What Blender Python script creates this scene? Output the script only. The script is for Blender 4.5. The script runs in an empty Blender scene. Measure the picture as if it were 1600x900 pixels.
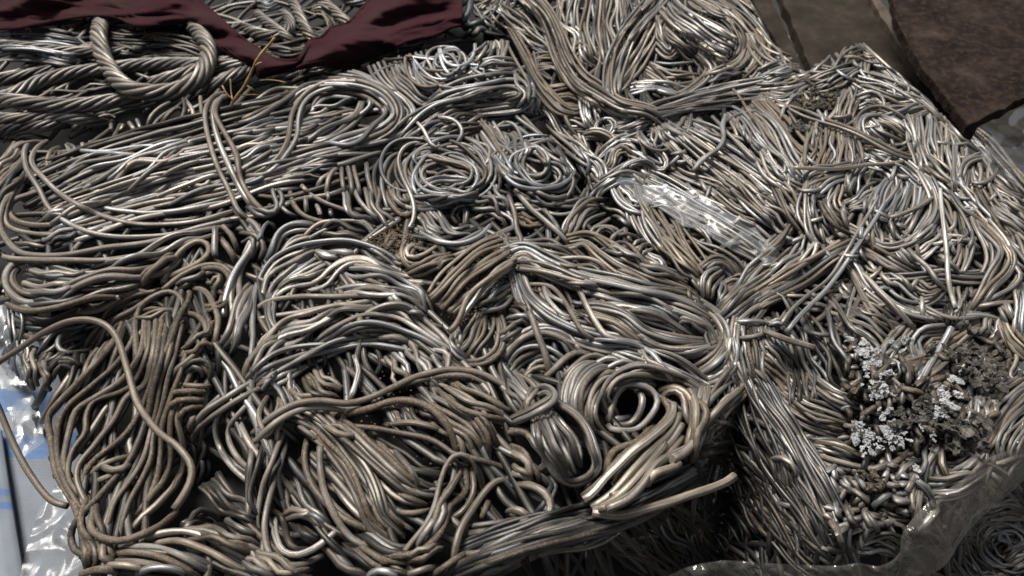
import bpy, math, random
import numpy as np

# ------------------------------------------------------------------ camera, sky, sun, exposure
SC = bpy.context.scene
COL = SC.collection
CAM_Z, PITCH, FPX = 0.92, math.radians(48.0), 1209.0
cam_data = bpy.data.cameras.new('camera')
cam = bpy.data.objects.new('camera', cam_data)
COL.objects.link(cam)
cam.location = (0, 0, CAM_Z)
cam.rotation_euler = (math.pi / 2 - PITCH, 0, 0)
cam_data.sensor_width = 36.0
cam_data.lens = 36.0 * FPX / 1600.0
cam_data.clip_start = 0.01
cam_data.clip_end = 200.0
cam_data.dof.use_dof = True
cam_data.dof.focus_distance = 0.50
cam_data.dof.aperture_fstop = 13.0
SC.camera = cam

SUN_EL, SUN_AZ = math.radians(62), math.radians(-40)      # azimuth from +Y towards +X
sun_dir = np.array([math.sin(SUN_AZ) * math.cos(SUN_EL), math.cos(SUN_AZ) * math.cos(SUN_EL), math.sin(SUN_EL)])
world = bpy.data.worlds.new('World')
SC.world = world
world.use_nodes = True
wn = world.node_tree
sky = wn.nodes.new('ShaderNodeTexSky')
sky.sky_type = 'NISHITA'
sky.sun_disc = False
sky.sun_elevation = SUN_EL
sky.sun_rotation = SUN_AZ
sky.dust_density = 3.0
bg = wn.nodes['Background']
bg.inputs['Strength'].default_value = 0.055
hsv = wn.nodes.new('ShaderNodeHueSaturation')          # thin overcast: the blue is mostly veiled
hsv.inputs['Saturation'].default_value = 0.35
wn.links.new(sky.outputs[0], hsv.inputs['Color'])
wn.links.new(hsv.outputs[0], bg.inputs['Color'])
sun_data = bpy.data.lights.new('sun', 'SUN')
sun_data.energy = 4.0
sun_data.angle = math.radians(24)
sun_data.color = (1.0, 0.96, 0.90)
sun = bpy.data.objects.new('sun', sun_data)
COL.objects.link(sun)
from mathutils import Vector
sun.rotation_euler = Vector(-sun_dir).to_track_quat('-Z', 'Y').to_euler()
sun.location = (-1, 1, 3)
SC.view_settings.view_transform = 'Standard'
SC.view_settings.look = 'None'
SC.view_settings.exposure = 0.36
SC.view_settings.gamma = 1.0
SC.view_settings.use_curve_mapping = False
SC.cycles.max_bounces = 8
SC.cycles.transparent_max_bounces = 12
SC.cycles.caustics_reflective = False
SC.cycles.caustics_refractive = False

RNG = np.random.default_rng(11)
random.seed(5)

# ------------------------------------------------------------------ materials
def new_mat(name):
    m = bpy.data.materials.new(name)
    m.use_nodes = True
    nt = m.node_tree
    return m, nt, nt.nodes['Principled BSDF']

def node(nt, kind, **kw):
    n = nt.nodes.new(kind)
    for k, v in kw.items():
        if k.startswith('i_'):
            key = k[2:]
            n.inputs[int(key) if key.isdigit() else key].default_value = v
        else:
            setattr(n, k, v)
    return n

def ramp(nt, fac, stops):
    r = nt.nodes.new('ShaderNodeValToRGB')
    el = r.color_ramp.elements
    while len(el) < len(stops):
        el.new(0.5)
    for e, (p, c) in zip(el, stops):
        e.position = p
        e.color = (c[0], c[1], c[2], 1.0)
    nt.links.new(fac, r.inputs[0])
    return r.outputs[0]

def mixc(nt, fac, a, b, mode='MIX'):
    m = nt.nodes.new('ShaderNodeMix')
    m.data_type = 'RGBA'
    m.blend_type = mode
    m.clamp_factor = True
    for sock, v in ((m.inputs[0], fac), (m.inputs[6], a), (m.inputs[7], b)):
        if hasattr(v, 'is_linked'):
            nt.links.new(v, sock)
        elif isinstance(v, (int, float)):
            sock.default_value = v
        else:
            sock.default_value = (v[0], v[1], v[2], 1.0)
    return m.outputs[2]

def mth(nt, op, a, b=0.0, c=0.0, clamp=False):
    m = nt.nodes.new('ShaderNodeMath')
    m.operation = op
    m.use_clamp = clamp
    for i, v in enumerate((a, b, c)):
        if hasattr(v, 'is_linked'):
            nt.links.new(v, m.inputs[i])
        else:
            m.inputs[i].default_value = v
    return m.outputs[0]

def wire_material():
    # dusty, oxidised aluminium; attribute wt = (dust, warm tone, brightness) of each wire
    m, nt, p = new_mat('weathered_aluminium')
    at = node(nt, 'ShaderNodeAttribute', attribute_name='wt')
    sep = nt.nodes.new('ShaderNodeSeparateColor')
    nt.links.new(at.outputs['Color'], sep.inputs[0])
    dust, tone, bright = sep.outputs[0], sep.outputs[1], sep.outputs[2]
    geo = nt.nodes.new('ShaderNodeNewGeometry')
    uv = nt.nodes.new('ShaderNodeUVMap')
    uv.uv_map = 'UVMap'
    big = node(nt, 'ShaderNodeTexNoise', i_Scale=55.0, i_Detail=4.0, i_Roughness=0.6)
    nt.links.new(geo.outputs['Position'], big.inputs['Vector'])
    fine = node(nt, 'ShaderNodeTexNoise', i_Scale=420.0, i_Detail=5.0, i_Roughness=0.7)
    nt.links.new(geo.outputs['Position'], fine.inputs['Vector'])
    mp = node(nt, 'ShaderNodeMapping')
    mp.inputs['Scale'].default_value = (14.0, 9.0, 1.0)
    nt.links.new(uv.outputs[0], mp.inputs['Vector'])
    streak = node(nt, 'ShaderNodeTexNoise', i_Scale=1.0, i_Detail=5.0, i_Roughness=0.65)
    nt.links.new(mp.outputs[0], streak.inputs['Vector'])
    metal = mixc(nt, tone, (0.40, 0.42, 0.44), (0.46, 0.395, 0.315))
    metal = mixc(nt, ramp(nt, streak.outputs[0], [(0.36, (1, 1, 1)), (0.60, (0, 0, 0))]), metal, (0.075, 0.066, 0.058))
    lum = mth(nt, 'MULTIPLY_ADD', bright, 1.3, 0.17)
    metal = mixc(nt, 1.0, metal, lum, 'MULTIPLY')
    vfine = node(nt, 'ShaderNodeTexNoise', i_Scale=1500.0, i_Detail=3.0, i_Roughness=0.7)
    nt.links.new(geo.outputs['Position'], vfine.inputs['Vector'])
    grit = mth(nt, 'ADD', mth(nt, 'MULTIPLY', vfine.outputs[0], 0.55), mth(nt, 'MULTIPLY', fine.outputs[0], 0.45))
    dcol = ramp(nt, grit, [(0.38, (0.030, 0.022, 0.016)), (0.51, (0.100, 0.074, 0.050)), (0.66, (0.34, 0.265, 0.18))])
    s = mth(nt, 'MULTIPLY_ADD', grit, 0.75, mth(nt, 'MULTIPLY', big.outputs[0], 0.8))
    s = mth(nt, 'ADD', s, dust)
    dm = nt.nodes.new('ShaderNodeMapRange')
    dm.inputs['From Min'].default_value = 0.96
    dm.inputs['From Max'].default_value = 1.44
    nt.links.new(s, dm.inputs['Value'])
    dmask = dm.outputs[0]
    col = mixc(nt, dmask, metal, dcol)
    nt.links.new(col, p.inputs['Base Color'])
    nt.links.new(mth(nt, 'MULTIPLY_ADD', dmask, -0.66, 0.70), p.inputs['Metallic'])
    r = mth(nt, 'MULTIPLY_ADD', streak.outputs[0], 0.28, 0.33)
    nt.links.new(mth(nt, 'MULTIPLY_ADD', dmask, 0.20, r), p.inputs['Roughness'])
    b1 = node(nt, 'ShaderNodeBump', i_Strength=0.55, i_Distance=0.0006)
    nt.links.new(grit, b1.inputs['Height'])
    b2 = node(nt, 'ShaderNodeBump', i_Strength=0.30, i_Distance=0.0009)
    nt.links.new(streak.outputs[0], b2.inputs['Height'])
    nt.links.new(b1.outputs[0], b2.inputs['Normal'])
    nt.links.new(b2.outputs[0], p.inputs['Normal'])
    return m

M_WIRE = wire_material()

def noise_mat(name, stops, scale=20.0, rough=0.8, metallic=0.0, bump=0.3, dist=0.002, detail=6.0, scale2=None, second=None):
    m, nt, p = new_mat(name)
    geo = nt.nodes.new('ShaderNodeNewGeometry')
    n1 = node(nt, 'ShaderNodeTexNoise', i_Scale=scale, i_Detail=detail, i_Roughness=0.62)
    nt.links.new(geo.outputs['Position'], n1.inputs['Vector'])
    col = ramp(nt, n1.outputs[0], stops)
    n2 = node(nt, 'ShaderNodeTexNoise', i_Scale=scale2 or scale * 9, i_Detail=5.0, i_Roughness=0.7)
    nt.links.new(geo.outputs['Position'], n2.inputs['Vector'])
    if second:
        col = mixc(nt, ramp(nt, n2.outputs[0], [(0.48, (0, 0, 0)), (0.68, (1, 1, 1))]), col, second)
    nt.links.new(col, p.inputs['Base Color'])
    p.inputs['Roughness'].default_value = rough
    p.inputs['Metallic'].default_value = metallic
    b = node(nt, 'ShaderNodeBump', i_Strength=bump, i_Distance=dist)
    nt.links.new(n2.outputs[0], b.inputs['Height'])
    nt.links.new(b.outputs[0], p.inputs['Normal'])
    return m

M_CORE = noise_mat('gap_shade_core', [(0.3, (0.006, 0.006, 0.006)), (0.7, (0.020, 0.018, 0.017))], 60, 0.9)  # near-black core: the darkness between wires is put into its colour
M_GROUND = noise_mat('yard_dirt', [(0.3, (0.014, 0.012, 0.010)), (0.7, (0.040, 0.034, 0.028))], 9, 0.95)
M_DIRT = noise_mat('caked_dirt', [(0.3, (0.06, 0.042, 0.028)), (0.7, (0.20, 0.15, 0.10))], 120, 0.95, bump=0.9, dist=0.002)

# ------------------------------------------------------------------ picture <-> place
CP, SP = math.cos(PITCH), math.sin(PITCH)
CAMP = np.array([0.0, 0.0, CAM_Z])

def rays(px):
    px = np.asarray(px, float)
    a = (px[:, 0] - 800.0) / FPX
    b = -(px[:, 1] - 450.0) / FPX
    return np.stack([a, CP + b * SP, -SP + b * CP], 1)

def on_plane(px, z):
    d = rays(px)
    return CAMP + d * ((z - CAM_Z) / d[:, 2])[:, None]

# ------------------------------------------------------------------ height field of the yard: each bale's packed body
GX0, GY0, CELL = -0.80, 0.0, 0.001
NX, NY = 1700, 1400
gx = GX0 + (np.arange(NX) + 0.5) * CELL
gy = GY0 + (np.arange(NY) + 0.5) * CELL

def poly_sd(poly, step=4):
    # signed distance (+ inside) on a coarse grid, enlarged to the full grid
    X, Y = np.meshgrid(gx[::step], gy[::step])
    inside = np.zeros(X.shape, bool)
    dist = np.full(X.shape, 9.0)
    n = len(poly)
    for i in range(n):
        (x1, y1), (x2, y2) = poly[i], poly[(i + 1) % n]
        cond = ((y1 > Y) != (y2 > Y))
        xi = (x2 - x1) * (Y - y1) / ((y2 - y1) if abs(y2 - y1) > 1e-9 else 1e-9) + x1
        inside ^= cond & (X < xi)
        dx, dy = x2 - x1, y2 - y1
        t = np.clip(((X - x1) * dx + (Y - y1) * dy) / (dx * dx + dy * dy + 1e-12), 0, 1)
        dist = np.minimum(dist, np.hypot(X - x1 - t * dx, Y - y1 - t * dy))
    sd = np.where(inside, dist, -dist)
    sd = np.repeat(np.repeat(sd, step, 0), step, 1)[:NY, :NX]
    return blur(sd, 4)

def blur(a, r):
    for ax in (0, 1):
        k = 2 * r + 1
        pad = [(0, 0), (0, 0)]
        pad[ax] = (r + 1, r)
        c = np.cumsum(np.pad(a, pad, 'edge'), axis=ax)
        a = (np.take(c, range(k, c.shape[ax]), ax) - np.take(c, range(0, c.shape[ax] - k), ax)) / k
    return a

def bale_height(px_poly, top, rnd=0.022, slope=4.0):
    poly = on_plane(np.array(px_poly, float), top)[:, :2]
    sd = poly_sd(poly)
    e = np.clip(sd, 0, rnd)
    h = top - rnd + np.sqrt(np.maximum(rnd ** 2 - (rnd - e) ** 2, 0))
    return np.where(sd > 0, h, top - rnd + sd * slope), poly

BALES = {
    'front': dict(top=0.50, poly=[(-160, 250), (0, 205), (330, 140), (560, 92), (805, 52), (860, 190), (930, 290), (1085, 430), (1165, 590),
                                  (1105, 730), (915, 830), (720, 925), (560, 1040), (120, 1000), (85, 880), (35, 640), (0, 520), (-70, 400)]),
    'right': dict(top=0.488, poly=[(1345, 48), (1420, 110), (1560, 250), (1720, 420), (1740, 600), (1600, 730), (1450, 850), (1290, 868),
                                   (1215, 720), (1145, 590), (1070, 428), (905, 285), (960, 215), (1110, 168), (1240, 112)]),
    'back': dict(top=0.475, poly=[(735, -160), (1120, -200), (1185, 0), (1265, 115), (1160, 205), (1000, 262), (915, 305), (850, 195), (800, 60)]),
    'cable': dict(top=0.470, poly=[(-400, -260), (790, -260), (790, 60), (560, 95), (330, 145), (-400, 260)]),
    'corner': dict(top=0.40, poly=[(1440, 800), (1700, 640), (2000, 700), (1800, 1100), (1400, 1100)]),
    'under': dict(top=0.14, poly=[(700, 780), (1180, 700), (1420, 860), (1380, 1150), (700, 1150)]),
}
B = np.zeros((NY, NX))
for k_, b_ in BALES.items():
    h_, b_['xy'] = bale_height(b_['poly'], b_['top'])
    B = np.maximum(B, h_)
# the packed surface is never level
und = np.zeros((NY, NX))
for k_ in range(14):
    a_, f_ = RNG.uniform(0, 2 * math.pi), RNG.uniform(18, 70)
    und += np.sin(gx[None, :] * math.cos(a_) * f_ + gy[:, None] * math.sin(a_) * f_ + RNG.uniform(0, 6.28)) * (0.055 / f_)
B += np.where(B > 0.05, und, 0)
S = np.zeros((NY, NX))            # height of the wires already lying on the packed body

def cell(xy):
    ix = np.clip(((xy[:, 0] - GX0) / CELL).astype(int), 0, NX - 1)
    iy = np.clip(((xy[:, 1] - GY0) / CELL).astype(int), 0, NY - 1)
    return iy, ix

def base_at(xy):
    fx = np.clip((xy[:, 0] - GX0) / CELL - 0.5, 0, NX - 1.001)
    fy = np.clip((xy[:, 1] - GY0) / CELL - 0.5, 0, NY - 1.001)
    ix, iy = fx.astype(int), fy.astype(int)
    tx, ty = fx - ix, fy - iy
    return (B[iy, ix] * (1 - tx) * (1 - ty) + B[iy, ix + 1] * tx * (1 - ty) + B[iy + 1, ix] * (1 - tx) * ty + B[iy + 1, ix + 1] * tx * ty)

ZL = np.arange(0.60, -0.001, -0.004)

def march(px):
    """first meeting of each picture ray with the packed bodies"""
    d = rays(px)
    t = (ZL[None, :] - CAM_Z) / d[:, 2:3]
    x = CAMP[0] + d[:, 0:1] * t
    y = CAMP[1] + d[:, 1:2] * t
    sh = x.shape
    b = base_at(np.stack([x.ravel(), y.ravel()], 1)).reshape(sh)
    under = ZL[None, :] <= b
    under[:, -1] = True
    k = np.maximum(under.argmax(1), 1)
    r = np.arange(len(d))
    g0, g1 = ZL[k - 1] - b[r, k - 1], ZL[k] - b[r, k]
    f = np.clip(g0 / np.maximum(g0 - g1, 1e-9), 0, 1)
    z = ZL[k - 1] + (ZL[k] - ZL[k - 1]) * f
    return CAMP + d * ((z - CAM_Z) / d[:, 2])[:, None], d

def dip(px, depth, rad):
    """sink a hollow into the packed body: px centre, depth m, radius px"""
    p, _ = march(np.array([px, (px[0] + rad, px[1])], float))
    r = max(np.hypot(*(p[1] - p[0])[:2]), 0.004)
    X, Y = gx[None, :] - p[0, 0], gy[:, None] - p[0, 1]
    iy, ix = cell(p[:1])
    n = int(r * 3 / CELL)
    y0, y1, x0, x1 = max(iy[0] - n, 0), min(iy[0] + n, NY), max(ix[0] - n, 0), min(ix[0] + n, NX)
    w = np.exp(-((X[:, x0:x1] ** 2 + Y[y0:y1, :] ** 2) / (r * r)))
    B[y0:y1, x0:x1] -= depth * w

# ------------------------------------------------------------------ wires
def smooth1(a, sig):
    if sig < 0.4:
        return a
    n = int(3 * sig) + 1
    k = np.exp(-0.5 * (np.arange(-n, n + 1) / sig) ** 2)
    k /= k.sum()
    return np.convolve(np.pad(a, n, 'edge'), k, 'valid')

def dil(a, n):
    p = np.pad(a, n, 'edge')
    return np.max(np.stack([p[i:i + len(a)] for i in range(2 * n + 1)]), 0)

def spline(pts, closed=False, step=3.2):
    P = np.asarray(pts, float)
    n = len(P)
    if n == 2:
        L = np.hypot(*(P[1] - P[0]))
        t = np.linspace(0, 1, max(int(L / step), 3))
        return P[0] + (P[1] - P[0]) * t[:, None]
    if closed:
        Q = np.vstack([P[-1], P, P[0], P[1]])
        segs = n
    else:
        Q = np.vstack([2 * P[0] - P[1], P, 2 * P[-1] - P[-2]])
        segs = n - 1
    out = []
    for i in range(segs):
        p0, p1, p2, p3 = Q[i:i + 4]
        m = max(int(np.hypot(*(p2 - p1)) / 2), 3)
        t = np.linspace(0, 1, m, endpoint=False)[:, None]
        # centripetal-ish cubic
        out.append(0.5 * ((2 * p1) + (p2 - p0) * t + (2 * p0 - 5 * p1 + 4 * p2 - p3) * t ** 2 + (3 * p1 - p0 - 3 * p2 + p3) * t ** 3))
    out.append((P[0] if closed else P[-1])[None])
    C = np.vstack(out)
    return resample(C, step)

def resample(C, step):
    d = np.r_[0, np.cumsum(np.linalg.norm(np.diff(C, axis=0), axis=1))]
    m = max(int(d[-1] / step), 3)
    t = np.linspace(0, d[-1], m)
    return np.stack([np.interp(t, d, C[:, i]) for i in range(C.shape[1])], 1)

def wander(n, waves=2.5):
    t = np.linspace(0, 1, n)
    a = np.zeros(n)
    for k in range(3):
        f = RNG.uniform(0.5, waves)
        a += np.sin(2 * math.pi * (f * t + RNG.uniform())) / (1 + 0.5 * k)
    return a / 1.8

CAP = 0.055

def drop(px, rad, lift=0.0, dive=(1, 1), stiff=1.0, mm=CAP, follow=None):
    """lay one wire of radius rad along picture track px on what already lies there"""
    global S
    p0, d = march(px)
    gap = np.linalg.norm(np.diff(p0, axis=0), axis=1)
    brk = np.where(gap > max(0.018, 8 * np.median(gap)))[0]
    if len(brk):                                   # the track left its bale: keep the longest stretch
        e = np.r_[-1, brk, len(px) - 1]
        k = int(np.argmax(np.diff(e)))
        a0, a1 = e[k] + 1, e[k + 1] + 1
        if a1 - a0 >= 4:
            px, p0, d = px[a0:a1], p0[a0:a1], d[a0:a1]
    b0 = p0[:, 2]
    n = len(px)
    P = p0
    step = np.median(np.linalg.norm(np.diff(p0, axis=0), axis=1)) + 1e-6
    dv = np.zeros(n)
    L = step * n
    reach = min(0.030, 0.3 * L)
    s_arc = np.arange(n) * step
    if dive[0]:
        dv -= dive[0] * 0.012 * np.clip(1 - s_arc / reach, 0, 1) ** 1.5
    if dive[1]:
        dv -= dive[1] * 0.012 * np.clip(1 - s_arc[::-1] / reach, 0, 1) ** 1.5
    h = np.zeros(n)
    for it in range(2):
        t = np.gradient(P[:, :2], axis=0)
        t /= np.linalg.norm(t, axis=1)[:, None] + 1e-9
        nrm = np.stack([-t[:, 1], t[:, 0]], 1)
        s = np.zeros(n)
        for o in (-0.6, 0.0, 0.6):
            iy, ix = cell(P[:, :2] + nrm * o * rad)
            s = np.maximum(s, S[iy, ix])
        k = max(int(rad * 1.2 / step), 1)
        s = smooth1(dil(s, k), stiff * rad * 3.2 / step)
        top = s + 2 * rad * np.maximum(0.36, 1 - s / mm)
        h = top - rad + lift + dv
        z = b0 + h
        P = CAMP + d * ((z - CAM_Z) / d[:, 2])[:, None]
    for o in np.arange(-rad, rad + 1e-6, 0.0011):
        iy, ix = cell(P[:, :2] + nrm * o)
        np.maximum.at(S, (iy, ix), h + math.sqrt(max(rad * rad - o * o, 0)))
    return P

def tube(P, rad, sides=8, seg=0.0042, flat=0.0, closed=False, rough=0.05):
    """verts, quads, uv of a wire along 3-D track P"""
    P = np.stack([smooth1(P[:, i], 1.2) for i in range(3)], 1) if not closed else P
    C = resample(P, seg)
    n = len(C)
    if closed:
        C[-1] = C[0]
    t = np.gradient(C, axis=0)
    if closed:
        t[0] = t[-1] = C[1] - C[-2]
    t /= np.linalg.norm(t, axis=1)[:, None] + 1e-12
    up = np.array([0.02, -0.3, 1.0])
    a = np.cross(t, up)
    a /= np.linalg.norm(a, axis=1)[:, None] + 1e-9
    b = np.cross(a, t)
    r = rad * (1 + rough * wander(n, 6) + rough * 0.6 * wander(n, 14))
    fl = flat * np.clip(wander(n, 4), 0, 1)
    ang = np.arange(sides) / sides * 2 * math.pi + RNG.uniform(0, 1)
    roll = wander(n, 1.0) * 1.2
    ca = np.cos(ang[None, :] + 0 * roll[:, None])
    sa = np.sin(ang[None, :] + 0 * roll[:, None])
    V = C[:, None, :] + a[:, None, :] * (ca * (r * (1 + fl))[:, None])[:, :, None] + b[:, None, :] * (sa * (r * (1 - 0.8 * fl))[:, None])[:, :, None]
    arc = np.r_[0, np.cumsum(np.linalg.norm(np.diff(C, axis=0), axis=1))] + RNG.uniform(0, 50)
    return V, arc

def quads(n, k):
    i = np.arange(n - 1)[:, None] * k
    j = np.arange(k)[None, :]
    j2 = (j + 1) % k
    return np.stack([i + j, i + j2, i + k + j2, i + k + j], -1).reshape(-1, 4)

class Geo:
    """collects tubes into one mesh"""
    def __init__(self):
        self.v, self.q, self.uv, self.w, self.c, self.nv = [], [], [], [], [], 0

    def add(self, P, rad, tint, sides=8, seg=0.0042, flat=0.0, closed=False, rough=0.05):
        V, arc = tube(P, rad, sides, seg, flat, closed, rough)
        n, k = V.shape[:2]
        self.v.append(V.reshape(-1, 3))
        q = quads(n, k)
        self.q.append(q + self.nv)
        v = np.arange(k + 1) / k
        i = np.arange(n - 1)[:, None]
        j = np.arange(k)[None, :]
        uu = np.stack([arc[i] + 0 * j, arc[i] + 0 * j, arc[i + 1] + 0 * j, arc[i + 1] + 0 * j], -1)
        vv = np.stack([v[j] + 0 * i, v[j + 1] + 0 * i, v[j + 1] + 0 * i, v[j] + 0 * i], -1)
        self.uv.append(np.stack([uu, vv], -1).reshape(-1, 2))
        if not closed:
            self.c.append((self.nv + np.arange(k)[::-1], self.nv + (n - 1) * k + np.arange(k)))
        t = np.tile(np.array([*tint, 1.0]), (n * k, 1))
        self.w.append(t)
        self.nv += n * k

    def build(self, name, mat, parent=None):
        v = np.vstack(self.v)
        q = np.vstack(self.q)
        caps = [c for pair in self.c for c in pair]
        nl = len(q) * 4 + sum(len(c) for c in caps)
        me = bpy.data.meshes.new(name)
        me.vertices.add(len(v))
        me.vertices.foreach_set('co', v.astype(np.float32).ravel())
        me.loops.add(nl)
        me.polygons.add(len(q) + len(caps))
        li = np.concatenate([q.ravel()] + [np.asarray(c) for c in caps]).astype(np.int32)
        me.loops.foreach_set('vertex_index', li)
        st = np.concatenate([np.arange(len(q)) * 4, len(q) * 4 + np.r_[0, np.cumsum([len(c) for c in caps])][:-1]] if caps else [np.arange(len(q)) * 4]).astype(np.int32)
        me.polygons.foreach_set('loop_start', st)
        me.polygons.foreach_set('use_smooth', np.r_[np.ones(len(q), bool), np.zeros(len(caps), bool)])
        ul = me.uv_layers.new(name='UVMap')
        uv = np.vstack([np.vstack(self.uv), np.zeros((nl - len(q) * 4, 2))])
        ul.data.foreach_set('uv', uv.astype(np.float32).ravel())
        at = me.attributes.new('wt', 'FLOAT_COLOR', 'POINT')
        at.data.foreach_set('color', np.vstack(self.w).astype(np.float32).ravel())
        me.update(calc_edges=True)
        me.materials.append(mat)
        o = bpy.data.objects.new(name, me)
        COL.objects.link(o)
        if parent is not None:
            o.parent = parent
        return o

# bookkeeping: every traced bundle belongs to a bale (part) or is a loose thing of its own
DARK = (0.10, 0.55, 0.12)  # lower-layer wires: grime plus the shade of the gaps, put into the tint
BUNDLES = []          # dict(bale, name, wires=[(P, rad, tint, flat, closed)], size)
CUR = dict(tile=(0, 0), bale='front', g=5.6, tint=(0.45, 0.6, 0.5), flat=0.0, mm=CAP)

def t(c, r, **kw):
    CUR['tile'] = (c * 400.0, r * 300.0)
    CUR.update(kw)

def px_of(txt):
    v = np.array([float(s) for s in txt.split()]).reshape(-1, 2) if isinstance(txt, str) else np.asarray(txt, float)
    return v / 3.0 + np.array(CUR['tile'])

def tinted(tint, spread=1.0):
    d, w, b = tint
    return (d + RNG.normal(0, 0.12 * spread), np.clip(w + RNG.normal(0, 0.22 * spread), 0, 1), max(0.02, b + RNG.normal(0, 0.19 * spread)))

def b(txt, n=1, w=0.0, g=None, closed=False, cross=1.0, stag=0.06, dive=(1, 1), lift=0.0, tint=None, flat=None, name=None, bale=None, jit=1.0, stiff=1.0, loose=None, mm=None, zs=None):
    """a bundle of n wires side by side along a track (tile units: a third of a photo pixel), w wide in all"""
    g = (g or CUR['g']) * CUR.get('gs', 1.0) * 0.84
    if n >= 4:
        n = int(round(n * 1.18))
    tint = tint or CUR['tint']
    flat = CUR['flat'] if flat is None else flat
    raw = px_of(txt)
    ext = CUR.get('ext', 0.0)
    if ext and n >= 3 and not closed and zs is None and dive[0] and dive[1]:
        Ln = np.linalg.norm(np.diff(raw, axis=0), axis=1).sum()
        e0 = (raw[0] - raw[1]) / (np.linalg.norm(raw[0] - raw[1]) + 1e-9)
        e1 = (raw[-1] - raw[-2]) / (np.linalg.norm(raw[-1] - raw[-2]) + 1e-9)
        k0, k1 = RNG.normal(0, 0.25, 2)
        r0 = raw[0] + (e0 + k0 * np.array([-e0[1], e0[0]])) * Ln * ext
        r1 = raw[-1] + (e1 + k1 * np.array([-e1[1], e1[0]])) * Ln * ext
        raw = np.vstack([r0, raw, r1])
        if not isinstance(w, (tuple, list)):
            w = (w * 0.8, w, w, w * 0.8)
    C = spline(raw, closed)
    N = len(C)
    T = np.gradient(C, axis=0)
    if closed:
        T[0] = T[-1] = C[1] - C[-2]
    T /= np.linalg.norm(T, axis=1)[:, None] + 1e-9
    Nn = np.stack([-T[:, 1], T[:, 0]], 1)
    Nn = np.stack([smooth1(Nn[:, 0], 3), smooth1(Nn[:, 1], 3)], 1)
    ww = np.interp(np.linspace(0, 1, N), np.linspace(0, 1, len(w)), w) / 3.0 if isinstance(w, (tuple, list)) else np.full(N, w / 3.0)
    lanes = (np.arange(n) + 0.5) / n - 0.5
    order = RNG.permutation(n)
    wires = []
    for k in order:
        u = lanes[k] + RNG.normal(0, 0.25 / n)
        o = u * ww
        if n > 1:
            amp = cross * ww / n * 0.8
            wv = wander(N, 2.2) * amp
            if closed:
                f = np.sin(np.linspace(0, 2 * math.pi, N) * int(RNG.integers(1, 3)) + RNG.uniform(0, 6.3)) * amp
                wv = f
            o = o + wv
        Q = C + Nn * o[:, None]
        if closed and n > 1:
            wm = float(np.median(ww))
            ph = np.linspace(0, 2 * math.pi, N)
            rr_ = wm * (0.16 * RNG.normal() * np.sin(2 * ph + RNG.uniform(0, 6.3)) + 0.08 * RNG.normal() * np.sin(3 * ph + RNG.uniform(0, 6.3)))
            Q = Q + Nn * rr_[:, None] + RNG.normal(0, wm * 0.13, 2)
        if not closed:
            kick = jit * 1.25
            Q = Q + np.stack([wander(N, N / 22.0 + 1), wander(N, N / 22.0 + 1)], 1) * kick * 0.6
            a0, a1 = 0, N
            if n > 1:
                a0 = int(RNG.uniform(0, stag) * N)
                a1 = N - int(RNG.uniform(0, stag) * N)
            Q = Q[a0:max(a1, a0 + 4)]
        rad = g * 0.0005 * (1 + float(np.clip(RNG.normal(0, 0.07), -.15, .15)))
        if zs is not None:
            z = smooth1(np.interp(np.linspace(0, 1, len(Q)), np.linspace(0, 1, len(zs)), zs), len(Q) / 20.0)
            dr = rays(Q)
            P = CAMP + dr * ((z - CAM_Z) / dr[:, 2])[:, None]
        else:
            P = drop(Q, rad, lift, dive if not closed else (0, 0), stiff, mm or CUR['mm'])
        wires.append((P, rad, tinted(tint), flat, closed))
    size = N * 3.2 * (max(np.median(ww), 8.0))
    BUNDLES.append(dict(bale=bale or CUR['bale'], name=name or ('wire' if n == 1 else ('wire_coil' if closed else 'wire_bundle')), wires=wires, size=size, length=N * 3.2, loose=loose))
    return wires

def ell(cx, cy, a, bb, rot=0, n=1, w=0, k=14, **kw):
    r = math.radians(rot)
    pts = []
    for i in range(k):
        th = 2 * math.pi * i / k
        x, y = a * math.cos(th), bb * math.sin(th)
        pts.append((cx + x * math.cos(r) - y * math.sin(r), cy + x * math.sin(r) + y * math.cos(r)))
    return b(pts, n, w, closed=True, **kw)

def slinky(txt, n, a, bb, rot=0, arc=(0, 360), g=None, grow=0.0, tint=None, lift=0.0, **kw):
    """n turns of a coil lying over one another along a track; a, bb half axes of each turn"""
    C = spline([tuple(p) for p in np.array([float(s) for s in txt.split()]).reshape(-1, 2)], step=1.0)
    res = []
    for i in range(n):
        f = i / max(n - 1, 1)
        c = C[int(f * (len(C) - 1))]
        aa = a * (1 + grow * (f - 0.5)) * RNG.uniform(0.94, 1.06)
        b2 = bb * (1 + grow * (f - 0.5)) * RNG.uniform(0.94, 1.06)
        rr = math.radians(rot + RNG.normal(0, 5))
        full = abs(arc[1] - arc[0]) >= 359
        ths = np.radians(np.linspace(arc[0] + RNG.normal(0, 6) * (not full), arc[1] + RNG.normal(0, 6) * (not full), 13))
        if full:
            ths = ths[:-1]
        pts = [(c[0] + aa * math.cos(q) * math.cos(rr) - b2 * math.sin(q) * math.sin(rr), c[1] + aa * math.cos(q) * math.sin(rr) + b2 * math.sin(q) * math.cos(rr)) for q in ths]
        nb = len(BUNDLES)
        b(pts, 1, 0, g=g, closed=full, tint=tint, lift=lift, **kw)
        res += BUNDLES.pop()['wires']
    BUNDLES.append(dict(bale=kw.get('bale') or CUR['bale'], name='wire_coil', wires=res, size=1e5, length=a * 2, loose=None))

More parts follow.
